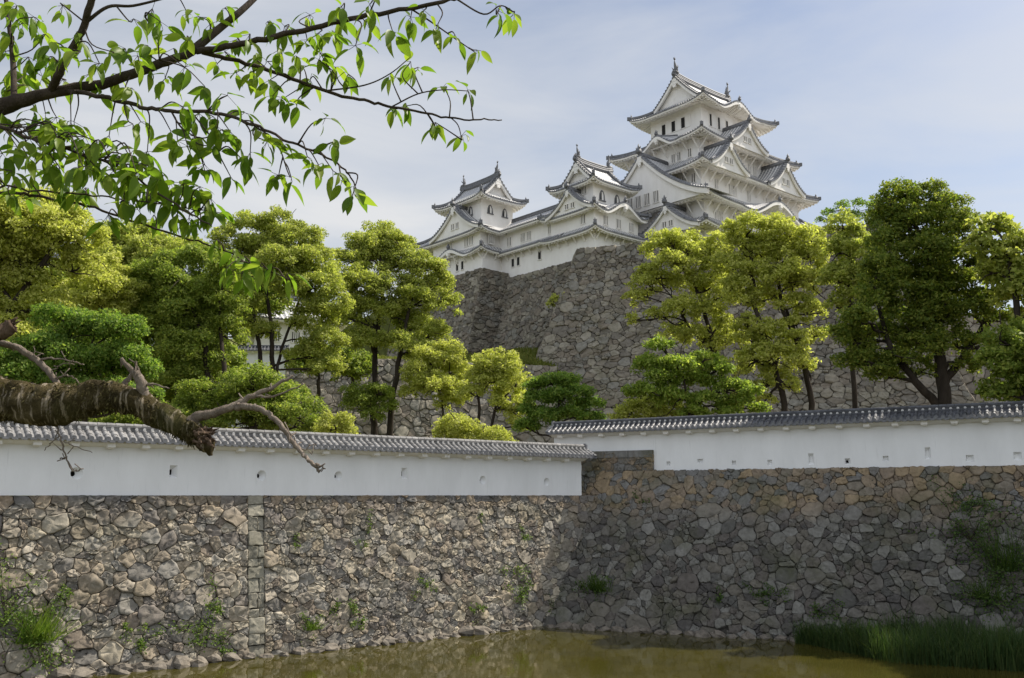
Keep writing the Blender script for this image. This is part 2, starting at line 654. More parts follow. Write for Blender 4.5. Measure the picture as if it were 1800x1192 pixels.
def prism(name, poly, z0, z1, mat, top_only=False):
    mb = MB()
    n = len(poly)
    mb.add([(x, y, z1) for x, y in poly] + [(x, y, z0) for x, y in poly],
           [tuple(range(n))] + ([] if top_only else [(i, i + n, (i + 1) % n + n, (i + 1) % n) for i in range(n)]))
    return tag(mb.build(name, mat), None, None, kind='structure')


prism('ground', [(-5000, -3000), (5000, -3000), (5000, 9000), (-5000, 9000)], -1, -0.6, MAT['earth'], True)
mw = MB()
mw.grid([[(x, y, WATER_Z) for y in np.linspace(4, 56, 8)] for x in np.linspace(-90, 90, 12)])
tag(mw.build('moat_water', MAT['water']), None, None, kind='structure')
prism('near_bank', [(-90, -60), (90, -60), (90, 2.2), (-90, 2.2)], -0.6, 4.7, MAT['grass'])

# left moat wall line (ridge of the plaster wall) and right moat wall line
dL = np.array([0.787, 0.617])
dL /= np.linalg.norm(dL)
L0 = np.array([-16.65, 30.0]) - 7.5 * dL
LL = 33.3
LZ = 6.3
rzL = math.atan2(dL[1], dL[0])
PR0 = at(965, 745, 48.5)
RTOP = PR0[2]
PR1 = onplane(1800, 708, (0, 0, RTOP), np.array([0, 0, 1.0]))
dR, bR, LRv = frame_along(PR0, PR1)
rzR = math.atan2(dR[1], dR[0])
LR = LRv + 7.0
nR = np.array([bR[0], bR[1], 0])
FR0 = np.array([PR0[0], PR0[1], 0]) - 0.25 * nR
RZ = onplane(1475, 823, FR0, nR)[2]
HR = RTOP - RZ


def r_u(px, py, off=0.25):
    p = onplane(px, py, np.array([PR0[0], PR0[1], 0]) - off * nR, nR)
    return float(np.dot(p[:2] - PR0[:2], dR)), float(p[2] - RZ)


nL = np.array([-dL[1], dL[0], 0])


def l_u(px, py, off=0.25):
    p = onplane(px, py, np.array([L0[0], L0[1], 0]) - off * nL, nL)
    return float(np.dot(p[:2] - L0, dL)), float(p[2] - LZ)


lb = lambda u, v: tuple(L0 + dL * u + nL[:2] * v)
rb = lambda u, v: tuple(PR0[:2] + dR * u + bR * v)
prism('castle_ground', [lb(-30, 1.0), lb(LL - 1.0, 1.2), rb(1.0, 2.0), rb(60, 1.0), (600, 40), (900, 900), (-900, 900), (-600, 40)],
      -0.6, 6.2, MAT['earth'])


def height(x, y):
    """wooded hillside left of the castle"""
    r = np.clip((y - 66) / 34, 0, 1)
    r = r * r * (3 - 2 * r)
    side = np.clip((-19 - x) / 14, 0, 1)
    far = np.clip((y - 105) / 60, 0, 1)
    return 6.25 + side * r * (12.0 + 12 * far) * (1 + 0.12 * np.sin(x * 0.11 + 1) + 0.08 * np.sin(y * 0.17))


mh = MB()
gx, gy = np.linspace(-150, 6, 60), np.linspace(64, 260, 60)
mh.grid([[(x, y, float(height(x, y))) for y in gy] for x in gx])
tag(mh.build('wooded_hill', MAT['grass'], None, True), None, None, kind='structure')

# ---- left moat stone wall
t = thing('moat_stone_wall', 'sunlit dry stone moat wall of brownish rubble below the longer white wall on the left', 'stone wall',
          (L0[0], L0[1], LZ), rzL)
lface = Face(6.3, -0.33, lambda u: -1.05 - 0.024 * (u - 11.5))
seam = l_u(437, 1000, 0.75)[0]
mb = MB()
moat_sizes = [(0.42, 0.7, 1.3), (0.29, 0.68, 3), (0.17, 0.66, 1.6), (0.075, 0.72, 0.8)]
lay_stones(mb, lface, 0, seam - 0.004, 0, 6.4, moat_sizes, 11, toprow=0.24, gap=0.005, bulge=0.06, rough=0.026)
lay_stones(mb, lface, seam + 0.62, LL + 1.2, 0, 6.4, [(0.36, 0.68, 1.0), (0.25, 0.68, 3), (0.15, 0.66, 2), (0.07, 0.7, 0.8)], 12, toprow=0.24, gap=0.005, bulge=0.06, rough=0.026)
mb.build('stone_facing', MAT['stone'], t, True)
mb = MB()
qr = random.Random(66)
qc, v = [], 0.0
while v < 6.3:
    h = qr.uniform(0.30, 0.58)
    a, b = seam + 0.004, seam + 0.62
    m = a + qr.uniform(0.34, 0.44) if qr.random() < 0.4 else b
    j = lambda: qr.uniform(-0.02, 0.02)
    for x0, x1 in ((a, m), (m, b)):
        if x1 - x0 > 0.1:
            qc.append((np.array([(x0, v + j()), (x1 - 0.01, v + j()), (x1 - 0.01, v + h + j()), (x0, v + h + j())]), 0.3))
    v += h
lay_stones(mb, lface, seam, seam + 0.62, 0, 6.4, [(0.3, 1, 1), (0.3, 1, 1)], 15, gap=0.007, bulge=0.045, rough=0.012, cells=qc)
mb.build('squared_corner_stones', MAT['quoin'], t, True)
mb = MB()
backing(mb, lface, 0, LL + 1.2, 0, 6.6, -0.05)
mb.build('earth_core', MAT['mortar'], t)

# ---- right moat stone wall
t = thing('moat_stone_wall', 'shaded grey stone moat wall below the shorter white wall on the right, behind the reeds', 'stone wall',
          (PR0[0], PR0[1], RZ), rzR)
w0 = np.array([1.55, 42.3])
w1 = np.array([11.44, 38.34])
lu0, lv0 = np.dot(w0 - PR0[:2], dR), np.dot(w0 - PR0[:2], bR)
lu1, lv1 = np.dot(w1 - PR0[:2], dR), np.dot(w1 - PR0[:2], bR)
HS = RZ - WATER_Z + 0.3
rface = Face(HS, -0.33, lambda u: lv0 + (lv1 - lv0) * np.clip((u - lu0) / (lu1 - lu0), -0.4, 2.4) - 0.1)
ub0 = r_u(1024, 840)[0]
ub1, zb1 = r_u(1148, 792, 0.36)
mb = MB()
lay_stones(mb, rface, ub0 - 2.5, LR, 0, HS, [(0.50, 0.66, 0.25), (0.36, 0.66, 0.9), (0.25, 0.66, 2), (0.15, 0.66, 3), (0.075, 0.72, 0.9)], 21, toprow=0.25, gap=0.006, bulge=0.085, rough=0.028)
pf = Face(1.0, -0.36, lambda u: -0.37 + 0 * u)
blk = lambda u, v, h: pf(u, v, h) + [0, 0, zb1]
lay_stones(mb, blk, ub0, ub1, 0.02, zb1, [(0.30, 0.86, 5), (0.17, 0.86, 5), (0.10, 0.9, 3)], 23, gap=0.008, bulge=0.04, asp=1.3)
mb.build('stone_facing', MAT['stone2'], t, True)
mb = MB()
backing(mb, rface, ub0 - 2.5, LR, 0, HS, -0.05)
mb.build('earth_core', MAT['mortar'], t)
mb = MB()
mb.box(((ub0 + ub1) / 2, -0.05, zb1 / 2 - 0.06), (ub1 - ub0 - 0.03, 0.66, zb1))
for k in range(3):
    w = (ub1 - ub0) / 3
    mb.box((ub0 + w * (k + 0.5), -0.06, zb1 - 0.14), (w - 0.04, 0.74, 0.34), 0.0)
mb.build('corner_block', MAT['stone2'], t)

# foot rocks along the waterline
def foot_rocks(name, lab, frame, mat, us, yfun, zoff, seed, group):
    rng = random.Random(seed)
    for u in us:
        r = rng.uniform(0.16, 0.36)
        mb = MB()
        nu, nv = 9, 6
        V, F = [], []
        off = rng.uniform(0, 50)
        for j in range(nv + 1):
            ph = math.pi * j / nv
            for i in range(nu):
                th = 2 * math.pi * i / nu
                d = Vector((math.sin(ph) * math.cos(th), math.sin(ph) * math.sin(th), math.cos(ph)))
                k = r * (1 + 0.45 * noise.noise(d * 1.4 + Vector((off, 0, 0))))
                V.append((d.x * k * 1.35, d.y * k, d.z * k * 0.75))
        for j in range(nv):
            for i in range(nu):
                F.append((j * nu + i, (j + 1) * nu + i, (j + 1) * nu + (i + 1) % nu, j * nu + (i + 1) % nu))
        mb.add(V, F)
        o = mb.build(name, mat)
        p = frame(u, yfun(u) - rng.uniform(0.0, 0.32))
        o.location = (p[0], p[1], WATER_Z + zoff + rng.uniform(-0.1, 0.03))
        o.rotation_euler = (rng.uniform(-0.3, 0.3), rng.uniform(-0.3, 0.3), rng.uniform(0, 6))
        tag(o, lab, 'rock', group)


rr = random.Random(5)
foot_rocks('foot_rock', 'wet brown boulder at the waterline under the sunlit moat wall', lb, MAT['rock'],
           [x for x in np.arange(9.0, 28.5, 0.62)], lambda u: lface.yb(u) - 0.02, 0.05, 3, 'boulders along the foot of the sunlit wall')
foot_rocks('foot_rock', 'dark boulder at the waterline under the shaded moat wall', rb, MAT['rock'],
           [x for x in np.arange(lu0 + 0.3, lu0 + 11.5, 0.6)], lambda u: float(rface.yb(u)) - 0.02, 0.05, 4, 'boulders along the foot of the shaded wall')


# ---------------------------------------------------------------- white plaster walls with tiled roofs
from mathutils.geometry import delaunay_2d_cdt


def plaster_wall(name, label, loc, rz, x0, x1, H, holes, tile, seed, pitch=0.27, low=0.0, rise=0.56, over=0.50, seg=6, brk=1.15, thick=0.5, ext=0.0):
    t = thing(name, label, 'wall', loc, rz)
    ht = thick / 2
    zt = H - rise - 0.18                      # top of the plain wall, under the cornice
    # front face with real openings
    pts = [(x0, low), (x1, low), (x1, zt), (x0, zt)]
    loops = [[0, 1, 2, 3]]
    shapes = []
    for (u, z, kind, w, h) in holes:
        if kind == 'round':
            lp = [(u + w / 2 * math.cos(2 * math.pi * k / 20), z + h / 2 * math.sin(2 * math.pi * k / 20)) for k in range(20)]
        else:
            lp = [(u - w / 2, z - h / 2), (u + w / 2, z - h / 2), (u + w / 2, z + h / 2), (u - w / 2, z + h / 2)]
        shapes.append((lp, u, z, kind, w, h))
        loops.append(list(range(len(pts), len(pts) + len(lp))))
        pts += lp
    edges = [(lp[i], lp[(i + 1) % len(lp)]) for lp in loops for i in range(len(lp))]
    V, E, F, _, _, _ = delaunay_2d_cdt([Vector(p) for p in pts], edges, [], 1, 1e-5)
    mb = MB()
    keep = []
    for f in F:
        c = sum((V[i] for i in f), Vector((0, 0))) / len(f)
        if not any((abs(c.x - u) < w / 2 and abs(c.y - z) < h / 2 and (k != 'round' or (c.x - u) ** 2 + (c.y - z) ** 2 < (w / 2 * 0.99) ** 2))
                   for (_, u, z, k, w, h) in shapes):
            keep.append(tuple(f))
    mb.add([(v.x, -ht, v.y) for v in V], keep)
    mb.add([(x0, ht, low), (x1, ht, low), (x1, ht, zt), (x0, ht, zt)], [(1, 0, 3, 2)])
    mb.add([(x0, -ht, low), (x0, ht, low), (x0, ht, zt), (x0, -ht, zt)], [(0, 3, 2, 1)])
    mb.add([(x1, -ht, low), (x1, ht, low), (x1, ht, zt), (x1, -ht, zt)], [(0, 1, 2, 3)])
    mb.build('wall_body', MAT['plaster'], t)
    for lp, u, z, kind, w, h in shapes:
        # flared recess: from the opening on the face to a small hole deep inside
        m2 = MB()
        n = len(lp)
        d, s, sx = 0.2, 0.42, -0.24 * w
        inner = [(u + sx + (x - u) * s, z - 0.04 * h + (y - z) * s) for x, y in lp]
        m2.add([(x, -ht, y) for x, y in lp] + [(x, -ht + d, y) for x, y in inner],
               [(i, (i + 1) % n, (i + 1) % n + n, i + n) for i in range(n)])
        lh = m2.build('loophole', MAT['plaster'], t)
        m3 = MB()
        if kind == 'shut':
            m3.add([(x, -ht + d * 0.75, y) for x, y in [(u + (a - u) * 0.9, z + (b - z) * 0.9) for a, b in lp]], [tuple(range(n))])
            m3.build('shutter_panel', MAT['plaster'], lh)
        else:
            m3.add([(x, -ht + d, y) for x, y in inner] + [(x, -ht + d + 0.2, y) for x, y in inner],
                   [(i, (i + 1) % n, (i + 1) % n + n, i + n) for i in range(n)] + [tuple(range(n, 2 * n))])
            m3.build('dark_hole', MAT['slit'], lh)
    # cornice under the eave and the beam ends that carry it
    mb = MB()
    for s in (-1, 1):
        y_o, y_i = s * (ht + over - 0.10), s * ht
        mb.add([(x, y, z) for x in (x0 - 0.06, x1 + 0.06) for y, z in ((y_i, zt - 0.02), (y_i + s * 0.14, zt), (y_o, zt + 0.10), (y_o, zt + 0.19), (y_i * 0.4, zt + 0.34))],
               [(i, i + 1, i + 6, i + 5) for i in range(4)] + [tuple(range(5)), tuple(range(5, 10))])
    mb.build('cornice', MAT['trim'], t)
    bm = None
    for x in np.arange(x0 + 0.5, x1 - 0.2, brk):
        if bm is None:
            b0 = MB()
            b0.box((0, -ht - 0.17, 0.02), (0.26, 0.34, 0.12))
            b0.box((0, -ht - 0.12, -0.055), (0.20, 0.24, 0.05))
            o = b0.build('bracket', MAT['trim'], t)
            bm = o.data
        else:
            o = link('bracket', bm, t)
        o.location = (x, 0, zt)
    x1 = x1 + ext
    # tiled roof: beds, rows of round tiles in overlapping lengths, dark round eave caps
    rng = random.Random(seed)
    mb = MB()
    ze, zr = zt + 0.20, H - 0.14
    yo = ht + over
    for s in (-1, 1):
        mb.add([(x0 - 0.15, s * yo, ze), (x1 + 0.15, s * yo, ze), (x1 + 0.15, 0, zr), (x0 - 0.15, 0, zr),
                (x0 - 0.15, s * yo, ze - 0.06), (x1 + 0.15, s * yo, ze - 0.06)], [(0, 1, 2, 3), (0, 4, 5, 1), (3, 2, 5, 4)])
    n = int((x1 - x0 + 0.2) / pitch)
    sl = math.hypot(yo, zr - ze)
    dy, dz = yo / sl, (zr - ze) / sl
    caps = MB()
    for i in range(n + 1):
        x = x0 - 0.12 + i * pitch
        for s in (-1, 1) if i % 1 == 0 else (-1,):
            nseg = 3
            for k in range(nseg):
                a, b = k / nseg, (k + 1) / nseg + 0.02
                jx = rng.uniform(-0.008, 0.008)
                r1, r2 = 0.088 + rng.uniform(-0.004, 0.006), 0.072
                V = []
                for tt, r in ((a, r1), (b, r2)):
                    py, pz = s * (yo - dy * sl * tt), ze + dz * sl * tt
                    for q in range(seg + 1):
                        an = math.pi * q / seg
                        V.append((x + jx + r * math.cos(an), py + s * r * math.sin(an) * dz, pz + r * math.sin(an) * dy * 1.05))
                mb.add(V, [(q, q + 1, q + seg + 2, q + seg + 1) for q in range(seg)] + [tuple(range(seg + 1))])
        caps.tube([(x, -yo - 0.035, ze + 0.03), (x, -yo + 0.05, ze + 0.035)], 0.085, 10)
        caps.box((x + pitch / 2, -yo - 0.01, ze - 0.045), (pitch * 0.7, 0.04, 0.085))
    tr = mb.build('tiled_roof', MAT[tile], t)
    caps.build('eave_tile', MAT['edge'], tr)
    # ridge: courses of flat tiles with a row of round ends, a round capping in lengths
    mb = MB()
    mb.box(((x0 + x1) / 2, 0, zr + 0.02), (x1 - x0 + 0.2, 0.22, 0.14))
    mb.box(((x0 + x1) / 2, 0, zr + 0.095), (x1 - x0 + 0.2, 0.30, 0.03))
    L = x1 - x0 + 0.24
    m = int(L / 0.30)
    for k in range(m):
        a = x0 - 0.12 + L * k / m
        mb.tube([(a, 0, zr + 0.145), (a + L / m * 0.96, 0, zr + 0.145 + rng.uniform(-0.004, 0.004))], [0.085, 0.076], 8)
    rg = mb.build('roof_ridge', MAT[tile], t)
    mb = MB()
    for i in range(n + 1):
        x = x0 - 0.12 + i * pitch
        mb.tube([(x, -0.09, zr + 0.035), (x, -0.15, zr + 0.03)], 0.055, 8)
    mb.build('ridge_joint', MAT['joint'], rg)
    mb = MB()
    for s, xe in ((-1, x0 - 0.16), (1, x1 + 0.16)):
        mb.box((xe, 0, zr + 0.06), (0.08, 0.34, 0.30))
        mb.box((xe + s * 0.02, 0, zr + 0.22), (0.10, 0.14, 0.10))
        for yy in np.linspace(0.1, 1, 5):
            for sg in (-1, 1):
                mb.tube([(xe - s * 0.1, sg * yo * yy, zr - (zr - ze) * yy + 0.06), (xe + s * 0.05, sg * yo * yy, zr - (zr - ze) * yy + 0.06)], 0.07, 8)
    mb.build('end_tile', MAT['edge'], tr)
    return t


HL = 2.40
holes = []
for px, py, k, w, h in ((135, 832, 'round', 0.40, 0.40), (305, 829, 'rect', 0.28, 0.44), (460, 836, 'round', 0.38, 0.40), (595, 837, 'round', 0.36, 0.38),
                        (711, 832, 'rect', 0.30, 0.46), (849, 844, 'round', 0.36, 0.38), (961, 847, 'round', 0.36, 0.36)):
    u, z = l_u(px, py)
    holes.append((u, z, k, w, h))
xe = l_u(1022, 840)[0]
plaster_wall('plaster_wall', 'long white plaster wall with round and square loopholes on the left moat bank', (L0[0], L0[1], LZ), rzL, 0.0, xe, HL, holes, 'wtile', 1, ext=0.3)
holes = []
for px, py, k, w, h in ((1175, 815, 'shut', 0.20, 0.20), (1231, 810, 'shut', 0.30, 0.18), (1290, 814, 'shut', 0.20, 0.22), (1353, 813, 'shut', 0.22, 0.24), (1426, 807, 'shut', 0.24, 0.50),
                        (1490, 811, 'rect', 0.24, 0.26), (1557, 806, 'shut', 0.24, 0.22), (1631, 797, 'shut', 0.22, 0.50), (1705, 806, 'shut', 0.30, 0.28), (1789, 802, 'shut', 0.30, 0.34)):
    u, z = r_u(px, py)
    holes.append((u, z, k, w, h))
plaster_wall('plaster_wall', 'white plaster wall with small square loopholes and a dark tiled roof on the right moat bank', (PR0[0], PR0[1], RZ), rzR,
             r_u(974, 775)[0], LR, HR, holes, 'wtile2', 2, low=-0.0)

# ---------------------------------------------------------------- castle: parts of curved tiled roofs
CA = R(41.0)
KC = np.array([31.18, 141.97])
ka = np.array([math.cos(CA), math.sin(CA)])
kb = np.array([-math.sin(CA), math.cos(CA)])


def W(x, y):
    """castle plan coordinates to world"""
    return tuple(KC + ka * x + kb * y)


# (along, outward) of each side -> plan x, y
SIDES = {'f': lambda al, o: (al, -o), 'r': lambda al, o: (o, al), 'k': lambda al, o: (-al, o), 'l': lambda al, o: (-o, -al)}


class RB(MB):
    """roof skin with uv in metres"""

    def __init__(self):
        super().__init__()
        self.uvs = []

    def skin(self, P, U):
        self.grid(P)
        self.uvs.append(np.asarray(U, float).reshape(-1, 2))

    def plain(self):
        k = self.n - sum(len(u) for u in self.uvs)
        if k:
            self.uvs.append(np.full((k, 2), 0.23))

    def finish(self, name, mat, parent):
        self.plain()
        o = self.build(name, mat, parent, False)
        uv = np.concatenate(self.uvs)
        me = o.data
        lay = me.uv_layers.new(name='UVMap')
        li = np.empty(len(me.loops), dtype=np.int32)
        me.loops.foreach_get('vertex_index', li)
        lay.data.foreach_set('uv', uv[li].astype(np.float32).ravel())
        return o


def finial_mesh():
    mb = MB()
    mb.box((0, 0, 0.20), (0.50, 0.50, 0.46))
    mb.box((0, 0, 0.47), (0.36, 0.40, 0.20))
    mb.tube([(0, 0, 0.5), (0, 0, 0.72), (0, 0, 1.15)], [0.17, 0.15, 0.03], 8)
    mb.tube([(0.05, -0.22, 0.55), (0.05, -0.34, 0.66), (0.0, -0.30, 0.82)], [0.08, 0.06, 0.02], 6)
    mb.tube([(0.05, 0.22, 0.55), (0.05, 0.34, 0.66), (0.0, 0.30, 0.82)], [0.08, 0.06, 0.02], 6)
    return mb


def fish_mesh(s=1.0):
    """roof fish: broad head down on the ridge, body curving up to a forked tail, a row of fins"""
    mb = MB()
    p = [(0.0, 0, 0.0), (-0.06, 0, 0.35), (0.02, 0, 0.75), (0.18, 0, 1.15), (0.26, 0, 1.55), (0.20, 0, 1.9)]
    mb.tube(p, [0.34, 0.36, 0.29, 0.19, 0.12, 0.07], 10, True, 0.85)
    for a, b, c in (((0.2, 0, 1.8), (0.52, 0, 2.25), 0.13), ((0.2, 0, 1.8), (0.02, 0, 2.35), 0.13), ((0.2, 0, 1.8), (0.28, 0, 2.42), 0.10)):
        mb.tube([a, tuple((np.array(a) + b) / 2), b], [0.07, c, 0.02], 6, True, 0.5)
    for (x, z) in ((-0.34, 0.45), (-0.22, 0.85), (-0.04, 1.2)):
        mb.tube([(x + 0.12, 0, z - 0.1), (x - 0.06, 0, z + 0.05), (x - 0.2, 0, z + 0.3)], [0.10, 0.09, 0.02], 6, True, 0.5)
    for sy in (-1, 1):
        mb.tube([(0.0, sy * 0.25, 0.4), (0.1, sy * 0.5, 0.55), (0.22, sy * 0.62, 0.85)], [0.10, 0.09, 0.02], 6)
    mb.box((0, 0, -0.12), (0.8, 0.62, 0.30))
    for i, v in enumerate(mb.v):
        mb.v[i] = v * s
    return mb


FINIAL = [None]


def finial(parent, loc, rz=0.0, s=1.0):
    if FINIAL[0] is None:
        o = finial_mesh().build('ridge_ornament', MAT['edge'], parent, True)
        FINIAL[0] = o.data
    else:
        o = link('ridge_ornament', FINIAL[0], parent)
    o.location = loc
    o.rotation_euler = (0, 0, rz)
    o.scale = (s, s, s)
    return o


def prof(s):
    return 0.62 * s + 0.38 * s * s


def bumpsum(bumps, al):
    z = np.zeros_like(al)
    for c, w, h in bumps:
        x = np.abs(al - c) / w
        z = z + np.where(x < 1, h * 0.5 * (1 + np.cos(np.pi * np.clip(x, 0, 1))), 0)
        z = z - np.where((x > 0.75) & (x < 1.5), 0.10 * h * np.sin(np.pi * np.clip((x - 0.75) / 0.75, 0, 1)), 0)
    return z


def skirt(parent, ex, ey, ix, iy, ze, zi, wx, wy, bumps=None, lift=0.65, cx=0.0, cy=0.0, sides='frkl', raft=0.62, ornaments=True, skipc=()):
    """a hipped roof skirt round a storey: ex, ey eave half sizes; ix, iy where it meets the wall above; wx, wy the wall below"""
    bumps = bumps or {}
    rb, ev = RB(), MB()
    ends = {}
    for sd in sides:
        f = SIDES[sd]
        Lo, do = (ex, ey) if sd in 'fk' else (ey, ex)
        Li, di = (ix, iy) if sd in 'fk' else (iy, ix)
        dw = wy if sd in 'fk' else wx
        Lw = wx if sd in 'fk' else wy
        bp = [((c if sd in 'fr' else -c), w, h) for c, w, h in bumps.get(sd, ())]
        nt = 64
        tau = np.linspace(-1, 1, nt)
        S = np.linspace(0, 1, 7)

        def zed(al, ta, s):
            return ze + (zi - ze) * prof(s) + lift * np.abs(ta) ** 5 * (1 - s) ** 1.6 + bumpsum(bp, al) * (1 - s) ** 0.75
        P, U = [], []
        slope = math.hypot(do - di, zi - ze)
        for s in S:
            al = tau * (Lo + (Li - Lo) * s)
            o = np.full(nt, do + (di - do) * s)
            x, y = f(al, o)
            P.append(np.stack([x + cx, y + cy, zed(al, tau, s)], -1))
            U.append(np.stack([al, np.full(nt, slope * s)], -1))
        rb.skin(P, U)
        # front lip of the tiles
        al = tau * Lo
        z0 = zed(al, tau, 0.0)
        rows = []
        for o, dz in ((do, 0.0), (do, -0.13), (do - 0.12, -0.15)):
            x, y = f(al * (o / do), np.full(nt, o))
            rows.append(np.stack([x + cx, y + cy, z0 + dz], -1))
        rb.skin(rows, np.full((3, nt, 2), 0.23))
        # white plastered eave: fascia, then the underside back to the wall
        rows = []
        for o, dz in ((do - 0.10, -0.12), (do - 0.12, -0.36), (do - 0.34, -0.40)):
            x, y = f(al * (o / do), np.full(nt, o))
            rows.append(np.stack([x + cx, y + cy, z0 + dz], -1))
        zw = ze + 0.16 * (do - dw)
        for k in (0.33, 0.66, 1.0):
            o = do - 0.34 + (dw - do + 0.34) * k
            a2 = al * (o / do)
            x, y = f(np.clip(a2, -9e9, 9e9), np.full(nt, o))
            rows.append(np.stack([x + cx, y + cy, (z0 - 0.40) * (1 - k) + zw * k], -1))
        ev.grid(rows)
        # round tile ends along the lip
        n = int(2 * Lo / 0.46)
        for i in range(n + 1):
            a = -Lo + 2 * Lo * (i + 0.5) / (n + 1)
            z = float(zed(np.array([a]), np.array([a / Lo]), 0.0)[0])
            x, y = f(a, do + 0.02)
            x2, y2 = f(a * 0.99, do - 0.3)
            z2 = float(zed(np.array([a]), np.array([a / Lo]), 0.08)[0])
            rb.tube([(x + cx, y + cy, z - 0.03), (x2 + cx, y2 + cy, z2 + 0.0)], [0.145, 0.12], 6)
            rb.plain()
        # rafters
        n = int(2 * Lo / raft)
        for i in range(n + 1):
            a = -Lo + 2 * Lo * (i + 0.5) / (n + 1)
            z = float(zed(np.array([a]), np.array([a / Lo]), 0.0)[0])
            x0, y0 = f(a, do - 0.26)
            am = a if abs(a) < Lw else math.copysign(Lw + (abs(a) - Lw) * 0.3, a)
            x1, y1 = f(am, dw + 0.02 if abs(a) < Lw else dw + 0.02)
            d = np.array([x1 - x0, y1 - y0, zw - (z - 0.42)])
            ev.tube([np.array([x0 + cx, y0 + cy, z - 0.47]), np.array([x1 + cx, y1 + cy, zw - 0.09])], 0.12, 4)
    roof = rb.finish('roof', MAT['ctile'], parent)
    ev.build('eave', MAT['trim'], roof)
    # corner ridges
    for sx, sy in ((-1, -1), (1, -1), (-1, 1), (1, 1)):
        if (sx, sy) in skipc:
            continue
        pts = []
        for s in np.linspace(0.0, 1.0, 8):
            z = ze + (zi - ze) * prof(s) + lift * (1 - s) ** 1.6
            pts.append((cx + sx * (ex + (ix - ex) * s), cy + sy * (ey + (iy - ey) * s), z + 0.16))
        m = MB()
        m.tube(pts, 0.20, 8)
        m.tube([(p[0], p[1], p[2] + 0.2) for p in pts], 0.13, 8)
        m.build('corner_ridge', MAT['edge'], roof, True)
        if ornaments:
            s = 0.10
            finial(roof, (cx + sx * (ex + (ix - ex) * s), cy + sy * (ey + (iy - ey) * s), ze + (zi - ze) * prof(s) + lift * 0.85 + 0.12), math.atan2(sy, sx), 0.7)
            m = MB()
            p = pts[0]
            m.box((p[0], p[1], p[2] + 0.05), (0.42, 0.42, 0.5), math.atan2(sy, sx))
            m.build('end_tile', MAT['edge'], roof)
    for sd, bl in bumps.items():
        for c, w, h in bl:
            f = SIDES[sd]
            do, di = (ey, iy) if sd in 'fk' else (ex, ix)
            c2 = c if sd in 'fr' else -c
            m = MB()
            pts = []
            for s in np.linspace(0.02, 0.9, 6):
                x, y = f(c2, do + (di - do) * s)
                pts.append((x + cx, y + cy, ze + (zi - ze) * prof(s) + h * (1 - s) ** 0.75 + 0.12))
            m.tube(pts, 0.20, 8)
            m.build('wave_gable_ridge', MAT['edge'], roof, True)
            finial(roof, (pts[0][0], pts[0][1], pts[0][2] + 0.05), 0, 0.75)
            # thick white barge that follows the wave
            m = MB()
            al = np.linspace(c2 - w * 1.25, c2 + w * 1.25, 33)
            z = ze + bumpsum([(c2, w, h)], al)
            rows = []
            for o, d0, th in ((do - 0.02, -0.14, 0), (do - 0.02, -0.62, 1), (do - 0.24, -0.62, 1)):
                x, y = f(al, np.full(33, o))
                tp = np.clip(1.25 - np.abs(al - c2) / w, 0, 1) ** 0.5
                rows.append(np.stack([x + cx, y + cy, z + d0 * (1 if not th else (0.3 + 0.7 * tp))], -1))
            m.grid(rows)
            x, y = f(c2, do - 0.06)
            m.box((x + cx, y + cy, ze + h - 0.8), (0.5, 0.5, 0.55))
            x, y = f(c2, do - 0.10)
            m.box((x + cx, y + cy, ze + h - 1.15), (0.3, 0.3, 0.35))
            m.build('wave_gable_barge', MAT['trim'], roof)
    return roof


def gcurve(x):
    x = np.clip(x, 0, 1)
    return 0.45 * x + 0.55 * (1 - (1 - x) ** 2.1)


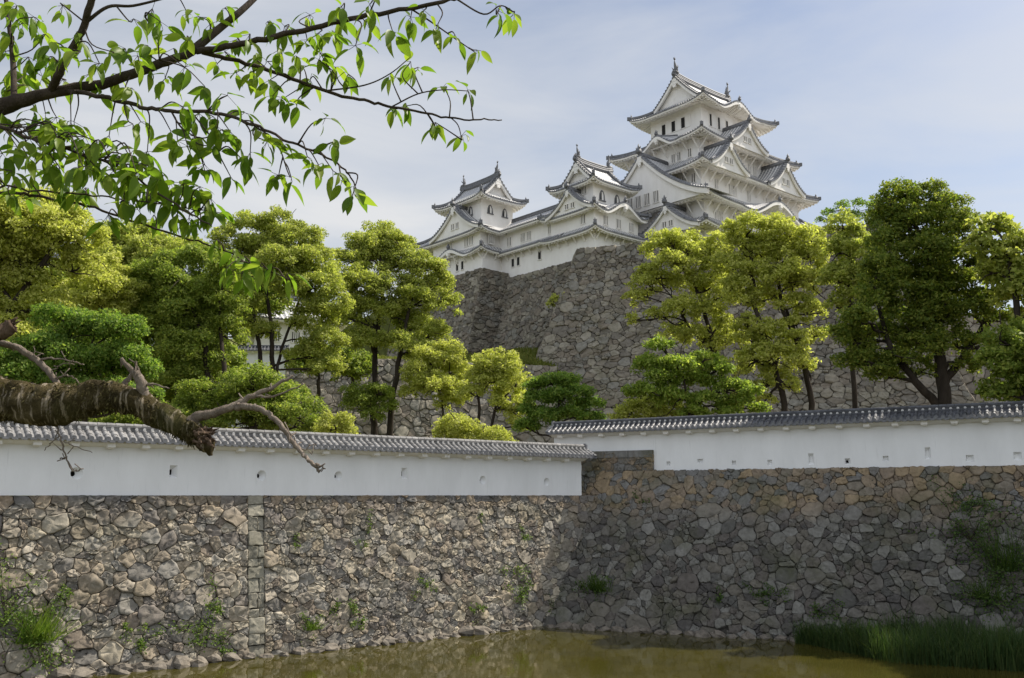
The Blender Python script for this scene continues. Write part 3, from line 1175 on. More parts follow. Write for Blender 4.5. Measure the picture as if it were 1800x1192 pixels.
def gable(parent, sd, c, front, hw, zb, zp, inward, cx=0.0, cy=0.0, barge=0.5, wins=2, pend=True, over=0.55, orn=1.0):
    """a triangular gable riding on one side of a roof: curved slopes, white barge boards, recessed wall"""
    f = SIDES[sd]
    c = c if sd in 'fr' else -c
    H = zp - zb
    rb, wh = RB(), MB()
    u = np.linspace(-1, 1, 33)
    z = zp - H * gcurve(np.abs(u)) + 0.12 * np.abs(u) ** 6
    D = np.linspace(front + over, front - inward, 6)
    P, U = [], []
    al = c + u * hw
    for d in D:
        x, y = f(al, np.full(33, d))
        P.append(np.stack([x + cx, y + cy, z], -1))
        U.append(np.stack([np.full(33, d), np.abs(u) * math.hypot(hw, H)], -1))
    rb.skin(P, U)
    rows = []
    for d, dz in ((front + over, 0.0), (front + over, -0.16), (front + over - 0.12, -0.18)):
        x, y = f(al, np.full(33, d))
        rows.append(np.stack([x + cx, y + cy, z + dz], -1))
    rb.skin(rows, np.full((3, 33, 2), 0.23))
    L = math.hypot(hw, H)
    n = int(L / 0.5)
    for s in (-1, 1):
        for i in range(n):
            x0 = (i + 0.6) / n
            zz = zp - H * float(gcurve(np.array(x0))) + 0.03
            x, y = f(c + s * x0 * hw, front + over + 0.03)
            x2, y2 = f(c + s * x0 * hw, front + over - 0.5)
            rb.tube([(x + cx, y + cy, zz), (x2 + cx, y2 + cy, zz + 0.02)], 0.15, 6)
            rb.plain()
    # barge boards
    zt = z - 0.15
    taper = barge * (0.75 + 0.35 * np.abs(u))
    rows = []
    for d, k in ((front + over - 0.10, 0), (front + over - 0.12, 1), (front + over - 0.34, 1), (front + 0.02, 0.35)):
        x, y = f(al, np.full(33, d))
        rows.append(np.stack([x + cx, y + cy, zt - taper * k], -1))
    wh.grid(rows)
    g_o = rb.finish('gable_roof', MAT['ctile'], parent)
    wh.build('barge_board', MAT['trim'], g_o)
    # recessed wall
    m = MB()
    x, y = f(al, np.full(33, front))
    x2, y2 = f(al, np.full(33, front))
    m.grid([np.stack([x + cx, y + cy, z - 0.1], -1), np.stack([x2 + cx, y2 + cy, np.full(33, zb - 0.5)], -1)])
    m.build('gable_wall', MAT['cplaster'], g_o)
    if pend:
        m = MB()
        x, y = f(c, front + over - 0.03)
        zz = zp - 0.15 - barge * 0.6
        s = min(1.0, H / 5)
        for dz, w, h in ((0.0, 0.75, 0.5), (-0.45, 1.0, 0.45), (-0.85, 0.55, 0.45), (-1.15, 0.26, 0.3)):
            sz = (w * s, 0.16, h * s) if sd in 'fk' else (0.16, w * s, h * s)
            m.box((x + cx, y + cy, zz + dz * s), sz)
        m.build('gable_pendant', MAT['trim'], g_o)
    for i in range(wins):
        a = (i - (wins - 1) / 2) * 1.15
        window(g_o, sd, c + a, front, zb + H * 0.26, 0.7, min(1.1, H * 0.22), 'bars', cx, cy, 'gable_window', flip=False)
    m = MB()
    x0, y0 = f(c, front + over + 0.05)
    x1, y1 = f(c, front - inward)
    m.tube([(x0 + cx, y0 + cy, zp + 0.12), (x1 + cx, y1 + cy, zp + 0.12)], 0.24, 8)
    m.tube([(x0 + cx, y0 + cy, zp + 0.38), (x1 + cx, y1 + cy, zp + 0.38)], 0.16, 8)
    m.build('gable_ridge', MAT['edge'], g_o, True)
    finial(g_o, (x0 + cx, y0 + cy, zp + 0.25), {'f': -math.pi / 2, 'l': math.pi, 'r': 0, 'k': math.pi / 2}[sd], orn)
    for s in (-1, 1):
        pts = []
        for xx in np.linspace(0.04, 0.93, 9):
            x, y = f(c + s * xx * hw, front + over - 0.75)
            pts.append((x + cx, y + cy, zp - H * float(gcurve(np.array(xx))) + 0.14))
        m = MB()
        m.tube(pts, 0.17, 8)
        m.build('verge_ridge', MAT['edge'], g_o, True)
    return g_o


def window(parent, sd, c, face, z, w, h, kind, cx=0.0, cy=0.0, name='window', flip=True):
    """a window on a wall face: plaster frame and bars over a dark opening, an open shutter, or a bell-shaped arch"""
    f = SIDES[sd]
    if flip and sd in 'kl':
        c = -c

    def bx(m, al, o, zz, sa, so, sz):
        x, y = f(al, o)
        m.box((x + cx, y + cy, zz), (sa, so, sz) if sd in 'fk' else (so, sa, sz))
    fr = MB()
    if kind == 'arch':
        K = [(-0.5, 0), (-0.46, 0.35), (-0.40, 0.62), (-0.22, 0.88), (0, 1.0), (0.22, 0.88), (0.40, 0.62), (0.46, 0.35), (0.5, 0)]
        pts = []
        for a, b in K:
            x, y = f(c + a * w, face + 0.03)
            pts.append((x + cx, y + cy, z - h / 2 + b * h))
        fr.tube(pts, 0.10, 6)
        bx(fr, c, face + 0.06, z - h / 2, w * 1.35, 0.22, 0.16)
        o = fr.build(name, MAT['edge'], parent)
        p = MB()
        P = []
        for a, b in K:
            x, y = f(c + a * w * 0.9, face + 0.02)
            P.append((x + cx, y + cy, z - h / 2 + b * h * 0.95))
        p.add(P, [tuple(range(len(P)))])
        p.build('opening', MAT['slit'], o)
        s = MB()
        bx(s, c + w * 0.13, face + 0.03, z - h * 0.02, w * 0.36, 0.03, h * 0.8)
        s.build('shutter', MAT['cplaster'], o)
        return o
    t = 0.10
    bx(fr, c - w / 2 - t / 2, face + 0.045, z, t, 0.11, h + 2 * t)
    bx(fr, c + w / 2 + t / 2, face + 0.045, z, t, 0.11, h + 2 * t)
    bx(fr, c, face + 0.05, z + h / 2 + t / 2, w, 0.12, t)
    bx(fr, c, face + 0.06, z - h / 2 - t / 2, w + 2 * t, 0.16, t)
    if kind == 'bars':
        n = max(2, int(round(w / 0.28)))
        for i in range(1, n):
            bx(fr, c - w / 2 + w * i / n, face + 0.05, z, 0.13, 0.10, h)
    o = fr.build(name, MAT['trim'], parent)
    p = MB()
    bx(p, c, face + 0.008, z, w, 0.02, h)
    p.build('opening', MAT['slit'] if kind != 'bars' else MAT['shut'], o)
    if kind == 'bars':
        s = MB()
        n = max(2, int(round(w / 0.28)))
        for i in range(n):
            bx(s, c - w / 2 + w * (i + 0.5) / n, face + 0.022, z, 0.09, 0.012, h * 0.96)
        s.build('slit', MAT['slit'], o)
    if kind == 'slide':
        s = MB()
        bx(s, c + w / 2 + 0.62, face + 0.05, z, 1.0, 0.07, h + 0.12)
        s.build('shutter', MAT['cplaster'], o)
    return o


def storey(parent, hx, hy, z0, z1, cx=0.0, cy=0.0, band=True):
    m = MB()
    m.box((cx, cy, (z0 + z1) / 2), (2 * hx, 2 * hy, z1 - z0))
    if band:
        for k in (-1, 1):
            m.box((cx, cy + k * (hy + 0.015), z1 - 1.55), (2 * hx + 0.06, 0.05, 0.12))
            m.box((cx + k * (hx + 0.015), cy, z1 - 1.55), (0.05, 2 * hy + 0.06, 0.12))
    o = m.build('wall', MAT['cplaster'], parent)
    return o


def struts(parent, sd, half, face, z, out, cx=0.0, cy=0.0, step=1.9, drop=1.5):
    """white brackets that carry the eave"""
    f = SIDES[sd]
    m = MB()
    n = max(2, int(2 * half / step))
    for i in range(n + 1):
        a = -half + 2 * half * i / n
        x0, y0 = f(a, face)
        x1, y1 = f(a, face + out)
        m.tube([(x0 + cx, y0 + cy, z - drop), (x1 + cx, y1 + cy, z + 0.15)], 0.14, 4)
        x2, y2 = f(a, face + out * 0.9)
        m.tube([(x0 + cx, y0 + cy, z - 0.05), (x2 + cx, y2 + cy, z - 0.02)], 0.12, 4)
    # a beam along the bracket heads
    xa, ya = f(-half, face + out * 0.85)
    xb, yb = f(half, face + out * 0.85)
    m.tube([(xa + cx, ya + cy, z + 0.10), (xb + cx, yb + cy, z + 0.10)], 0.12, 4)
    return m.build('eave_bracket', MAT['trim'], parent)


def crown_roof(parent, ex, ey, ze, zr, gx, wx, wy, axis='x', bumps=None, lift=0.7, fish=1.0, cx=0.0, cy=0.0, gfoot=0.42):
    """hip-and-gable top roof; the ridge runs along plan x or y"""
    # skirt up to the gable foot, then a long gable prism above it
    sg = gfoot
    zi = ze + (zr - ze) * (sg * 0.80)
    if axis == 'x':
        ix, iy = gx, ey * (1 - sg)
    else:
        ix, iy = ex * (1 - sg), gx
    roof = skirt(parent, ex, ey, ix, iy, ze, zi, wx, wy, bumps, lift, cx, cy)
    half = iy if axis == 'x' else ix
    n = 17
    rb = RB()
    ov = 0.75
    for s in (-1, 1):
        P, U = [], []
        for t in np.linspace(0, 1, 6):
            o = half * (1 - t)
            z = zi + (zr - zi) * (0.78 * t + 0.22 * t * t)
            al = np.linspace(-gx - ov, gx + ov, n)
            zz = z + 0.35 * (np.abs(al) / (gx + ov)) ** 4 * t
            P.append(np.stack([al + cx, np.full(n, s * o) + cy, zz], -1) if axis == 'x' else np.stack([np.full(n, s * o) + cx, al + cy, zz], -1))
            U.append(np.stack([al, np.full(n, t * math.hypot(half, zr - zi))], -1))
        rb.skin(P, U)
    up = rb.finish('upper_roof', MAT['ctile'], roof)
    rd = MB()
    for e in (-1, 1):
        wh, wl_, ed = MB(), MB(), MB()
        u = np.linspace(-1, 1, 25)
        t = 1 - np.abs(u)
        z = zi + (zr - zi) * (0.78 * t + 0.22 * t * t) + 0.35 * t

        def put(al, o, zz):
            al, o = np.broadcast_arrays(al, o)
            return np.stack([al + cx, o + cy, zz], -1) if axis == 'x' else np.stack([o + cx, al + cy, zz], -1)
        wl_.grid([put(np.full(25, e * (gx - 0.15)), u * half, z - 0.2), put(np.full(25, e * (gx - 0.15)), u * half, np.full(25, zi - 0.5))])
        A = e * (gx + ov)
        wh.grid([put(np.full(25, A - e * 0.08), u * half, z - 0.14), put(np.full(25, A - e * 0.10), u * half, z - 0.72), put(np.full(25, A - e * 0.35), u * half, z - 0.72), put(np.full(25, A - e * 0.8), u * half, z - 0.3)])
        ed.grid([put(np.full(25, A), u * half, z), put(np.full(25, A), u * half, z - 0.16), put(np.full(25, A - e * 0.15), u * half, z - 0.18)])
        m = int(half * 1.4 / 0.5)
        for s in (-1, 1):
            for i in range(m):
                t2 = (i + 0.3) / m
                zz = zi + (zr - zi) * (0.78 * t2 + 0.22 * t2 * t2) + 0.35 * t2
                p = put(np.array([A + e * 0.03, A - e * 0.5]), np.array([s * half * (1 - t2)] * 2), np.array([zz, zz]))
                ed.tube(p, 0.15, 6)
            tt = np.linspace(0.02, 0.98, 8)
            p = put(np.full(8, A - e * 0.8), s * half * (1 - tt), zi + (zr - zi) * (0.78 * tt + 0.22 * tt * tt) + 0.35 * tt + 0.15)
            rd.tube(p, 0.18, 8)
        # pendant and lattice line in the gable
        for dz, w, h in ((-0.75, 0.9, 0.55), (-1.2, 1.15, 0.5), (-1.65, 0.6, 0.5)):
            p = put(np.array([A - e * 0.12]), np.array([0.0]), np.array([zr + 0.35 + dz]))[0]
            wh.box(p, (0.18, w, h) if axis == 'x' else (w, 0.18, h))
        al = np.array([e * (gx + ov + 0.05), e * gx * 0.6])
        p = put(np.array([e * (gx + ov + 0.12)]), np.array([0.0]), np.array([zr + 0.45]))[0]
        finial(up, p, 0 if axis == 'x' else math.pi / 2, 0.75)
        wl_.build('gable_wall', MAT['cplaster'], up)
        wh.build('barge_board', MAT['trim'], up)
        ed.build('verge_tile', MAT['edge'], up)
    al = np.linspace(-gx - ov - 0.05, gx + ov + 0.05, 13)
    zz = zr + 0.35 * (np.abs(al) / (gx + ov)) ** 4
    for dz, r in ((0.15, 0.32), (0.45, 0.27), (0.75, 0.24)):
        pts = np.stack([al + cx, np.full(13, cy), zz + dz], -1) if axis == 'x' else np.stack([np.full(13, cx), al + cy, zz + dz], -1)
        rd.tube(pts, r, 8)
    rd.build('main_ridge', MAT['edge'], up, True)
    if fish:
        me = None
        for e in (-1, 1):
            if me is None:
                o = fish_mesh().build('roof_fish', MAT['edge'], up, True)
                me = o.data
            else:
                o = link('roof_fish', me, up)
            a = e * (gx + 0.15)
            z0 = zr + 0.35 * (abs(a) / (gx + ov)) ** 4 + 1.0
            o.location = (a + cx, cy, z0) if axis == 'x' else (cx, a + cy, z0)
            o.rotation_euler = (0, 0, (0 if e > 0 else math.pi) + (math.pi / 2 if axis == 'y' else 0))
            o.scale = (fish,) * 3
    return roof


# ---------------------------------------------------------------- the main keep
k = thing('castle_keep', 'tall white five-roofed castle keep, the highest building on the hill', 'castle keep', (KC[0], KC[1], 0), CA)
storey(k, 15.2, 10.9, 38.2, 43.4, band=False)
storey(k, 13.9, 9.9, 43.0, 48.3, band=False)
storey(k, 12.7, 8.6, 47.5, 53.7, band=False)
storey(k, 10.6, 6.9, 52.8, 59.4, band=False)
storey(k, 7.3, 5.0, 58.4, 66.6)
skirt(k, 17.9, 13.2, 13.9, 9.9, 42.75, 45.3, 15.2, 10.9)
skirt(k, 16.6, 12.4, 12.7, 8.6, 47.55, 50.1, 13.9, 9.9, {'f': [(1.6, 6.6, 2.5)]})
skirt(k, 15.3, 11.0, 10.6, 6.9, 52.95, 55.9, 12.7, 8.6)
skirt(k, 13.0, 9.3, 7.3, 5.0, 58.65, 61.6, 10.6, 6.9, {'l': [(-0.7, 2.9, 1.5)]})
crown_roof(k, 9.85, 7.45, 65.45, 71.6, 6.6, 7.3, 5.0, 'x', {'f': [(-0.5, 4.3, 1.7)]}, fish=1.0)
gable(k, 'l', -1.0, 16.75, 12.0, 47.9, 56.0, 6.0, barge=0.75, wins=0, orn=1.25)
gable(k, 'l', -6.6, 18.0, 5.6, 43.0, 46.7, 4.0, barge=0.5, wins=2)
gable(k, 'f', -9.3, 11.1, 4.5, 53.2, 57.0, 4.6, barge=0.5)
gable(k, 'f', 5.4, 11.1, 4.8, 53.2, 57.4, 4.6, barge=0.5)
gable(k, 'f', -1.9, 9.4, 4.9, 58.8, 62.5, 4.6, barge=0.5)
for sd, half, face, z, out in (('f', 12, 13.9, 0, 0),):
    pass
for (hx, hy, z, o) in ((15.2, 10.9, 42.7, 1.5), (13.9, 9.9, 47.5, 1.6), (12.7, 8.6, 52.9, 1.6), (10.6, 6.9, 58.6, 1.6)):
    struts(k, 'f', hx - 0.2, hy, z, o)
    struts(k, 'l', hy - 0.2, hx, z, o)
for y in (2.3, 0.35, -1.56):
    window(k, 'l', y, 7.3, 63.55, 0.75, 1.75, 'slide')
for x in (-5.0, -2.9, -0.8, 1.3):
    window(k, 'f', x, 5.0, 63.55, 0.55, 2.0, 'slide')
for y in (-2.06, -3.15, -5.19):
    window(k, 'l', y, 10.6, 56.75, 0.6, 1.3, 'bars')
for x in (-6.5, 2.0, 3.4, 8.0):
    window(k, 'f', x, 6.9, 56.8, 0.8, 1.5, 'bars')
for y in (-7.3, -5.6):
    window(k, 'l', y, 12.7, 51.8, 0.7, 1.4, 'bars')
for x in (-9.1, -5.6, -4.6, -1.0, 4.0, 7.6):
    window(k, 'f', x, 8.6, 51.3, 0.75, 1.5, 'bars')
for x in (-11.1, -10.1, -6.8, -3.0, 2.0):
    window(k, 'f', x, 9.9, 45.9, 0.75, 1.5, 'bars')
for y in (1.4, -0.2, -1.9, -3.6):
    window(k, 'l', y, 16.75, 49.0, 0.95, 1.7, 'bars')

# ---------------------------------------------------------------- the middle tower and its corridor
cm = W(-24.0, 1.9)
t = thing('castle_tower', 'white three-roofed castle tower on the stone base between the keep and the corridor', 'castle tower', (cm[0], cm[1], 0), CA)
storey(t, 4.5, 4.3, 38.4, 42.2, band=False)
storey(t, 4.5, 4.3, 41.8, 46.0, band=False)
storey(t, 3.45, 3.2, 45.4, 50.2, band=False)
skirt(t, 5.85, 5.75, 4.5, 4.3, 41.9, 42.9, 4.5, 4.3, lift=0.5, skipc=((-1, 1),))
skirt(t, 5.75, 5.55, 3.45, 3.2, 45.0, 46.7, 4.5, 4.3, {'f': [(0.6, 3.7, 1.7)]}, lift=0.6)
crown_roof(t, 4.9, 4.65, 49.3, 53.0, 3.0, 3.45, 3.2, 'x', lift=0.6, fish=0.75)
gable(t, 'l', -0.7, 5.6, 4.6, 45.2, 48.4, 2.9, barge=0.42)
struts(t, 'f', 4.2, 4.3, 41.9, 1.1, step=1.5, drop=1.1)
struts(t, 'l', 4.2, 4.5, 41.9, 1.1, step=1.5, drop=1.1)
window(t, 'l', -1.5, 3.45, 48.6, 0.75, 1.1, 'bars')
for x in (-1.75, 1.35):
    window(t, 'f', x, 3.2, 47.75, 1.0, 1.5, 'arch')
for x in (-2.3, 0.36, 3.0):
    window(t, 'f', x, 4.3, 43.8, 0.85, 1.3, 'bars')
window(t, 'l', -2.2, 4.5, 44.0, 0.85, 1.3, 'bars')
window(t, 'f', 1.4, 4.3, 40.0, 1.0, 0.9, 'open')

cc = W(-25.3, 10.7)
t = thing('castle_corridor', 'long white two-roofed corridor building joining the two smaller castle towers', 'corridor', (cc[0], cc[1], 0), CA)
storey(t, 2.9, 7.4, 38.0, 42.6, band=False)
storey(t, 2.9, 7.4, 42.2, 46.4, band=False)
skirt(t, 4.25, 7.2, 2.9, 7.19, 42.35, 43.2, 2.9, 7.4, lift=0.0, sides='lr', ornaments=False, skipc=((-1, -1), (1, -1), (-1, 1), (1, 1)))
skirt(t, 4.35, 7.6, 0.15, 7.59, 45.75, 48.3, 2.9, 7.4, lift=0.0, sides='lr', ornaments=False, skipc=((-1, -1), (1, -1), (-1, 1), (1, 1)))
m = MB()
m.tube([(0, -7.6, 48.4), (0, 7.6, 48.4)], 0.30, 8)
m.tube([(0, -7.6, 48.75), (0, 7.6, 48.75)], 0.22, 8)
m.build('roof_ridge', MAT['edge'], t, True)
struts(t, 'l', 7.0, 2.9, 42.35, 1.1, step=1.6, drop=1.1)
for y in (-7.0, -8.76 + 0.2, 3.08 - 10.7, 6.59 - 10.7, 11.25 - 10.7, 12.6 - 10.7, 15.7 - 10.7):
    if abs(y) < 7.0:
        window(t, 'l', y, 2.9, 44.2, 0.85, 1.35, 'bars')
for y in (14.82 - 10.7, 13.6 - 10.7, 8.9 - 10.7):
    window(t, 'l', y, 2.9, 40.75, 0.62, 1.25, 'open')
for y in (5.5 - 10.7, 4.25 - 10.7):
    window(t, 'l', y, 2.9, 40.7, 0.75, 1.3, 'bars')

# ---------------------------------------------------------------- the left tower
cl = W(-27.6, 23.6)
t = thing('castle_tower', 'white castle tower with bell-shaped windows at the far left end of the corridor', 'castle tower', (cl[0], cl[1], 0), CA)
storey(t, 4.3, 6.0, 38.6, 43.4, band=False)
storey(t, 4.3, 6.0, 42.8, 47.0, cy=0.5, band=False)
storey(t, 3.2, 4.3, 46.2, 52.6, band=False)
skirt(t, 5.6, 7.25, 4.3, 6.0, 42.6, 43.6, 4.3, 6.0, {'l': [(0.9, 4.2, 1.35)]}, lift=0.5)
skirt(t, 5.6, 8.9, 3.2, 4.6, 45.75, 47.9, 4.3, 6.5, lift=0.6, cy=1.65)
crown_roof(t, 4.75, 6.15, 51.4, 55.3, 4.0, 3.2, 4.3, 'y', lift=0.65, fish=0.75)
gable(t, 'l', -0.75, 5.5, 6.2, 46.2, 50.4, 2.8, barge=0.45)
struts(t, 'l', 5.8, 4.3, 42.6, 1.1, step=1.7, drop=1.1)
struts(t, 'f', 4.0, 6.0, 42.6, 1.1, step=1.7, drop=1.1)
window(t, 'l', -1.7, 3.2, 50.0, 0.95, 1.4, 'arch')
for x in (-1.45, 1.5):
    window(t, 'f', x, 4.3, 50.0, 0.95, 1.4, 'arch')
for y in (-3.3, -2.1, 2.0):
    window(t, 'l', y, 4.3, 44.7, 0.85, 1.35, 'bars')
window(t, 'f', -2.6, 6.0, 44.6, 0.85, 1.3, 'bars')
for y in (0.1, -1.2):
    window(t, 'l', y, 4.3, 41.2, 0.6, 1.3, 'open')

# ---------------------------------------------------------------- castle stone bases
castle_sizes = [(0.72, 0.68, 0.8), (0.48, 0.68, 2.0), (0.30, 0.66, 2.4), (0.16, 0.72, 0.9)]
P0, P1 = np.array([8.6, 118.0]), np.array([44.5, 106.2])
d, bk, Lb = frame_along(P0, P1)
t = thing('castle_base_wall', 'tall battered stone rampart under the keep, with a sloping corner edge', 'stone rampart', (P0[0], P0[1], 38.4), math.atan2(d[1], d[0]))
HB = 32.5


def spread(u, q):
    o = 11.5 * (0.75 * q + 0.25 * q * q)
    return u * (Lb + 1.9 * o) / Lb - o * 0.95


bface = Face(HB, 0.0, lambda u: -11.5 + 0 * u, spread, 0.75)
mb = MB()
lay_stones(mb, bface, 0, Lb, 0, HB, castle_sizes, 31, gap=0.014, bulge=0.2, rough=0.07, nres=12, toprow=0.62, quoin=(-1, 0.72))
mb.build('stone_facing', MAT['stone3'], t, True)
mb = MB()
backing(mb, bface, 0, Lb, 0, HB, -0.1)
mb.build('earth_core', MAT['mortar'], t)
# the return of the rampart on its left side, running back under the middle tower
sface = Face(HB, 0.0, lambda u: -11.5 + 0 * u, lambda u, q: u, 0.75)


def turned(u, v, h):
    p = sface(u, v, h)
    return np.stack([p[:, 1], 22 - p[:, 0] - 11.5 * 0, p[:, 2]], -1)


def side_s(u, v, h):
    q = v / HB
    o = 11.5 * (0.75 * q + 0.25 * q * q)
    p = sface(u, v, h)
    return np.stack([p[:, 1] * 0.95, 24 - u * (24 + o) / 24.0, p[:, 2]], -1)


mb = MB()
lay_stones(mb, side_s, 0, 24, 0, HB, [(1.3, 0.68, 2), (0.8, 0.68, 3), (0.5, 0.66, 2)], 32, gap=0.03, bulge=0.15, rough=0.05, nres=10)
backing(mb, side_s, 0, 24, 0, HB, -0.25)
mb.build('return_facing', MAT['stone3'], t)
# the short right end
def end_s(u, v, h):
    q = v / HB
    o = 11.5 * (0.75 * q + 0.25 * q * q)
    p = sface(u, v, h)
    return np.stack([Lb - p[:, 1] * 0.95, -o + u * (24 + o) / 24.0, p[:, 2]], -1)


mb = MB()
lay_stones(mb, end_s, 0, 24, 0, HB, [(1.3, 0.68, 2), (0.8, 0.68, 3), (0.5, 0.66, 2)], 33, gap=0.03, bulge=0.15, rough=0.05, nres=10)
backing(mb, end_s, 0, 24, 0, HB, -0.25)
mb.build('end_facing', MAT['stone3'], t)

# rampart under the corridor (set back) and the block under the left tower
Q0, Q1 = np.array(W(-28.75, 17.0)), np.array(W(-28.75, -1.0))
d, bk, Lq = frame_along(Q0, Q1)
t = thing('castle_base_wall', 'set-back stone rampart under the long corridor building, above the grass terrace', 'stone rampart', (Q0[0], Q0[1], 38.35), math.atan2(d[1], d[0]))
cface = Face(14.0, 0.0, lambda u: -4.2 + 0 * u, lambda u, q: u, 0.8)
mb = MB()
lay_stones(mb, cface, -16, Lq, 0, 14, castle_sizes, 34, gap=0.014, bulge=0.2, rough=0.07, nres=12, toprow=0.6)
backing(mb, cface, -16, Lq, 0, 14, -0.15)
mb.build('stone_facing', MAT['stone3'], t, True)
B0, B1 = np.array(W(-33.3, 36.0)), np.array(W(-33.3, 15.9))
d, bk, Lq2 = frame_along(B0, B1)
t = thing('castle_base_wall', 'projecting block of stone rampart under the left castle tower', 'stone rampart', (B0[0], B0[1], 39.35), math.atan2(d[1], d[0]))
fface = Face(15.0, 0.0, lambda u: -4.4 + 0 * u, lambda u, q: u + 1.2 * q * (u / Lq2), 0.8)
mb = MB()
lay_stones(mb, fface, 0, Lq2, 0, 15, castle_sizes, 35, gap=0.014, bulge=0.2, rough=0.07, nres=12, toprow=0.6, quoin=(1, 0.6))
backing(mb, fface, 0, Lq2, 0, 15, -0.15)


def ret_s(u, v, h):
    q = v / 15.0
    p = Face(15.0, 0.0, lambda u: -1.3 + 0 * u, lambda u, q: u, 0.8)(u, v, h)
    yf = -4.4 * (0.8 * q + 0.2 * q * q)
    return np.stack([Lq2 - p[:, 1], yf + u * (5.2 - yf) / 5.2, p[:, 2]], -1)


lay_stones(mb, ret_s, 0, 5.2, 0, 15, castle_sizes, 36, gap=0.014, bulge=0.2, rough=0.07, nres=12, toprow=0.6)
mb.build('stone_facing', MAT['stone3'], t, True)
mb = MB()
mb.grid([[(x, y, -0.35) for y in (0.3, 12)] for x in (0, Lq2 - 0.5)])
mb.build('top_surface', MAT['earth'], t)

# the bailey the keep stands on
prism('bailey_ground', [tuple(P0 + [0.6, 0.9]), tuple(P1 + [-0.9, 0.6]), (51, 130), (60, 230), (-60, 220), W(-33.0, 36), W(-32.8, 16.5), W(-28.4, 16.5), W(-28.4, 0.0)],
      12, 38.0, MAT['grass'])

# terrace wall with grass slope below the corridor rampart
T0, T1 = np.array([-36.0, 99.5]), np.array([5.5, 112.5])
d, bk, Lt = frame_along(T0, T1)
t = thing('terrace_wall', 'lower stone terrace wall behind the trees, under the strip of grass', 'stone wall', (T0[0], T0[1], 22.0), math.atan2(d[1], d[0]))
tface = Face(16.5, 0.0, lambda u: -4.5 + 0 * u, lambda u, q: u, 0.85)
mb = MB()
lay_stones(mb, tface, 0, Lt, 0, 16.5, [(0.85, 0.68, 1.5), (0.58, 0.68, 3), (0.38, 0.66, 3), (0.2, 0.7, 0.6)], 37, gap=0.025, bulge=0.13, rough=0.045, nres=12, toprow=0.5)
backing(mb, tface, 0, Lt, 0, 16.5, -0.1)
mb.build('stone_facing', MAT['stone3'], t, True)
m = MB()
rows = []
for s in np.linspace(0, 1, 9):
    row = []
    for q in np.linspace(0, 1, 24):
        a = T0 + (T1 - T0) * q + bk * 0.2
        b2 = np.array(W(-31.5, 40)) * (1 - q) + np.array(W(-26.0, -2)) * q
        p = a + (b2 - a) * s
        row.append((p[0], p[1], 21.8 + s * 5.4 + 0.25 * math.sin(q * 23 + s * 5)))
    rows.append(row)
m.grid(rows)
tag(m.build('grass_terrace', MAT['grass'], None, True), None, None, kind='structure')
rg = np.random.default_rng(8)
n = 9000
q, s = rg.uniform(0.3, 1, n), rg.uniform(0, 1, n) ** 1.3
ab = T0 + (T1 - T0) * q[:, None] + bk * 0.2
bb = np.array(W(-31.5, 40)) * (1 - q[:, None]) + np.array(W(-26.0, -2)) * q[:, None]
p = np.c_[ab + (bb - ab) * s[:, None], 21.75 + s * 5.4 + 0.25 * np.sin(q * 23 + s * 5)]
th = rg.uniform(0, 6.28, n)
w = np.c_[np.cos(th), np.sin(th), np.zeros(n)] * 0.10
up = np.c_[rg.normal(0, 0.12, (n, 2)), rg.uniform(0.25, 0.6, n)]
V = np.stack([p - w, p + w, p + w * 0.3 + up, p - w * 0.3 + up], 1).reshape(-1, 3)
MAT['blade'] = m_leaf('grass_blades', (0.10, 0.13, 0.02), (0.15, 0.17, 0.03), (0.20, 0.19, 0.05), 0.4)
tag(link('grass', quads_mesh('grass', V, MAT['blade'])), None, None, kind='stuff')

# a further stone rampart beyond the right end
F0, F1 = np.array([44.0, 128.0]), np.array([92.0, 118.0])
d, bk, Lf = frame_along(F0, F1)
t = thing('castle_base_wall', 'distant pale stone rampart seen between the trees at the right edge', 'stone rampart', (F0[0], F0[1], 31.0), math.atan2(d[1], d[0]))
f2 = Face(25.0, 0.0, lambda u: -8.0 + 0 * u, lambda u, q: u, 0.8)
mb = MB()
lay_stones(mb, f2, 0, Lf, 0, 25, [(1.1, 0.68, 2), (0.75, 0.68, 3), (0.45, 0.66, 2)], 38, gap=0.03, bulge=0.15, rough=0.05, nres=10, toprow=0.6)
backing(mb, f2, 0, Lf, 0, 25, -0.2)
mb.build('stone_facing', MAT['stone3'], t, True)

# small buildings glimpsed between the trees on the left
pa, pb = at(396, 646, 92), at(503, 646, 92)
plaster_wall('plaster_wall', 'short white plaster wall glimpsed behind the twin tree trunks on the left', (pa[0], pa[1], pa[2]), math.atan2(pb[1] - pa[1], pb[0] - pa[0]),
             0, float(np.linalg.norm(pb - pa)), 2.2, [], 'wtile2', 7, pitch=0.34, low=-6.0)
pc = at(512, 575, 116)
t = thing('gate_tower', 'grey-roofed white gate building half hidden behind the trees left of the terrace wall', 'building', (pc[0], pc[1], pc[2] - 4.0), R(25))
storey(t, 5.0, 3.0, -8, 4.6, band=False)
crown_roof(t, 6.4, 4.4, 4.2, 7.6, 3.6, 5.0, 3.0, 'x', lift=0.4, fish=0)
for x in (-2.5, 0, 2.5):
    window(t, 'f', x, 3.0, 2.2, 1.0, 1.3, 'bars')
pc = at(85, 505, 112)
t = thing('gate_tower', 'grey-roofed white turret glimpsed through the trees at the far left', 'building', (pc[0], pc[1], pc[2] - 4.0), R(10))
storey(t, 5.0, 3.2, -8, 4.2, band=False)
crown_roof(t, 6.4, 4.6, 3.8, 7.4, 3.6, 5.0, 3.2, 'x', lift=0.4, fish=0)
for x in (-2.5, 0, 2.5):
    window(t, 'f', x, 3.2, 2.0, 1.0, 1.3, 'bars')

# ---------------------------------------------------------------- trees
QN = [0]


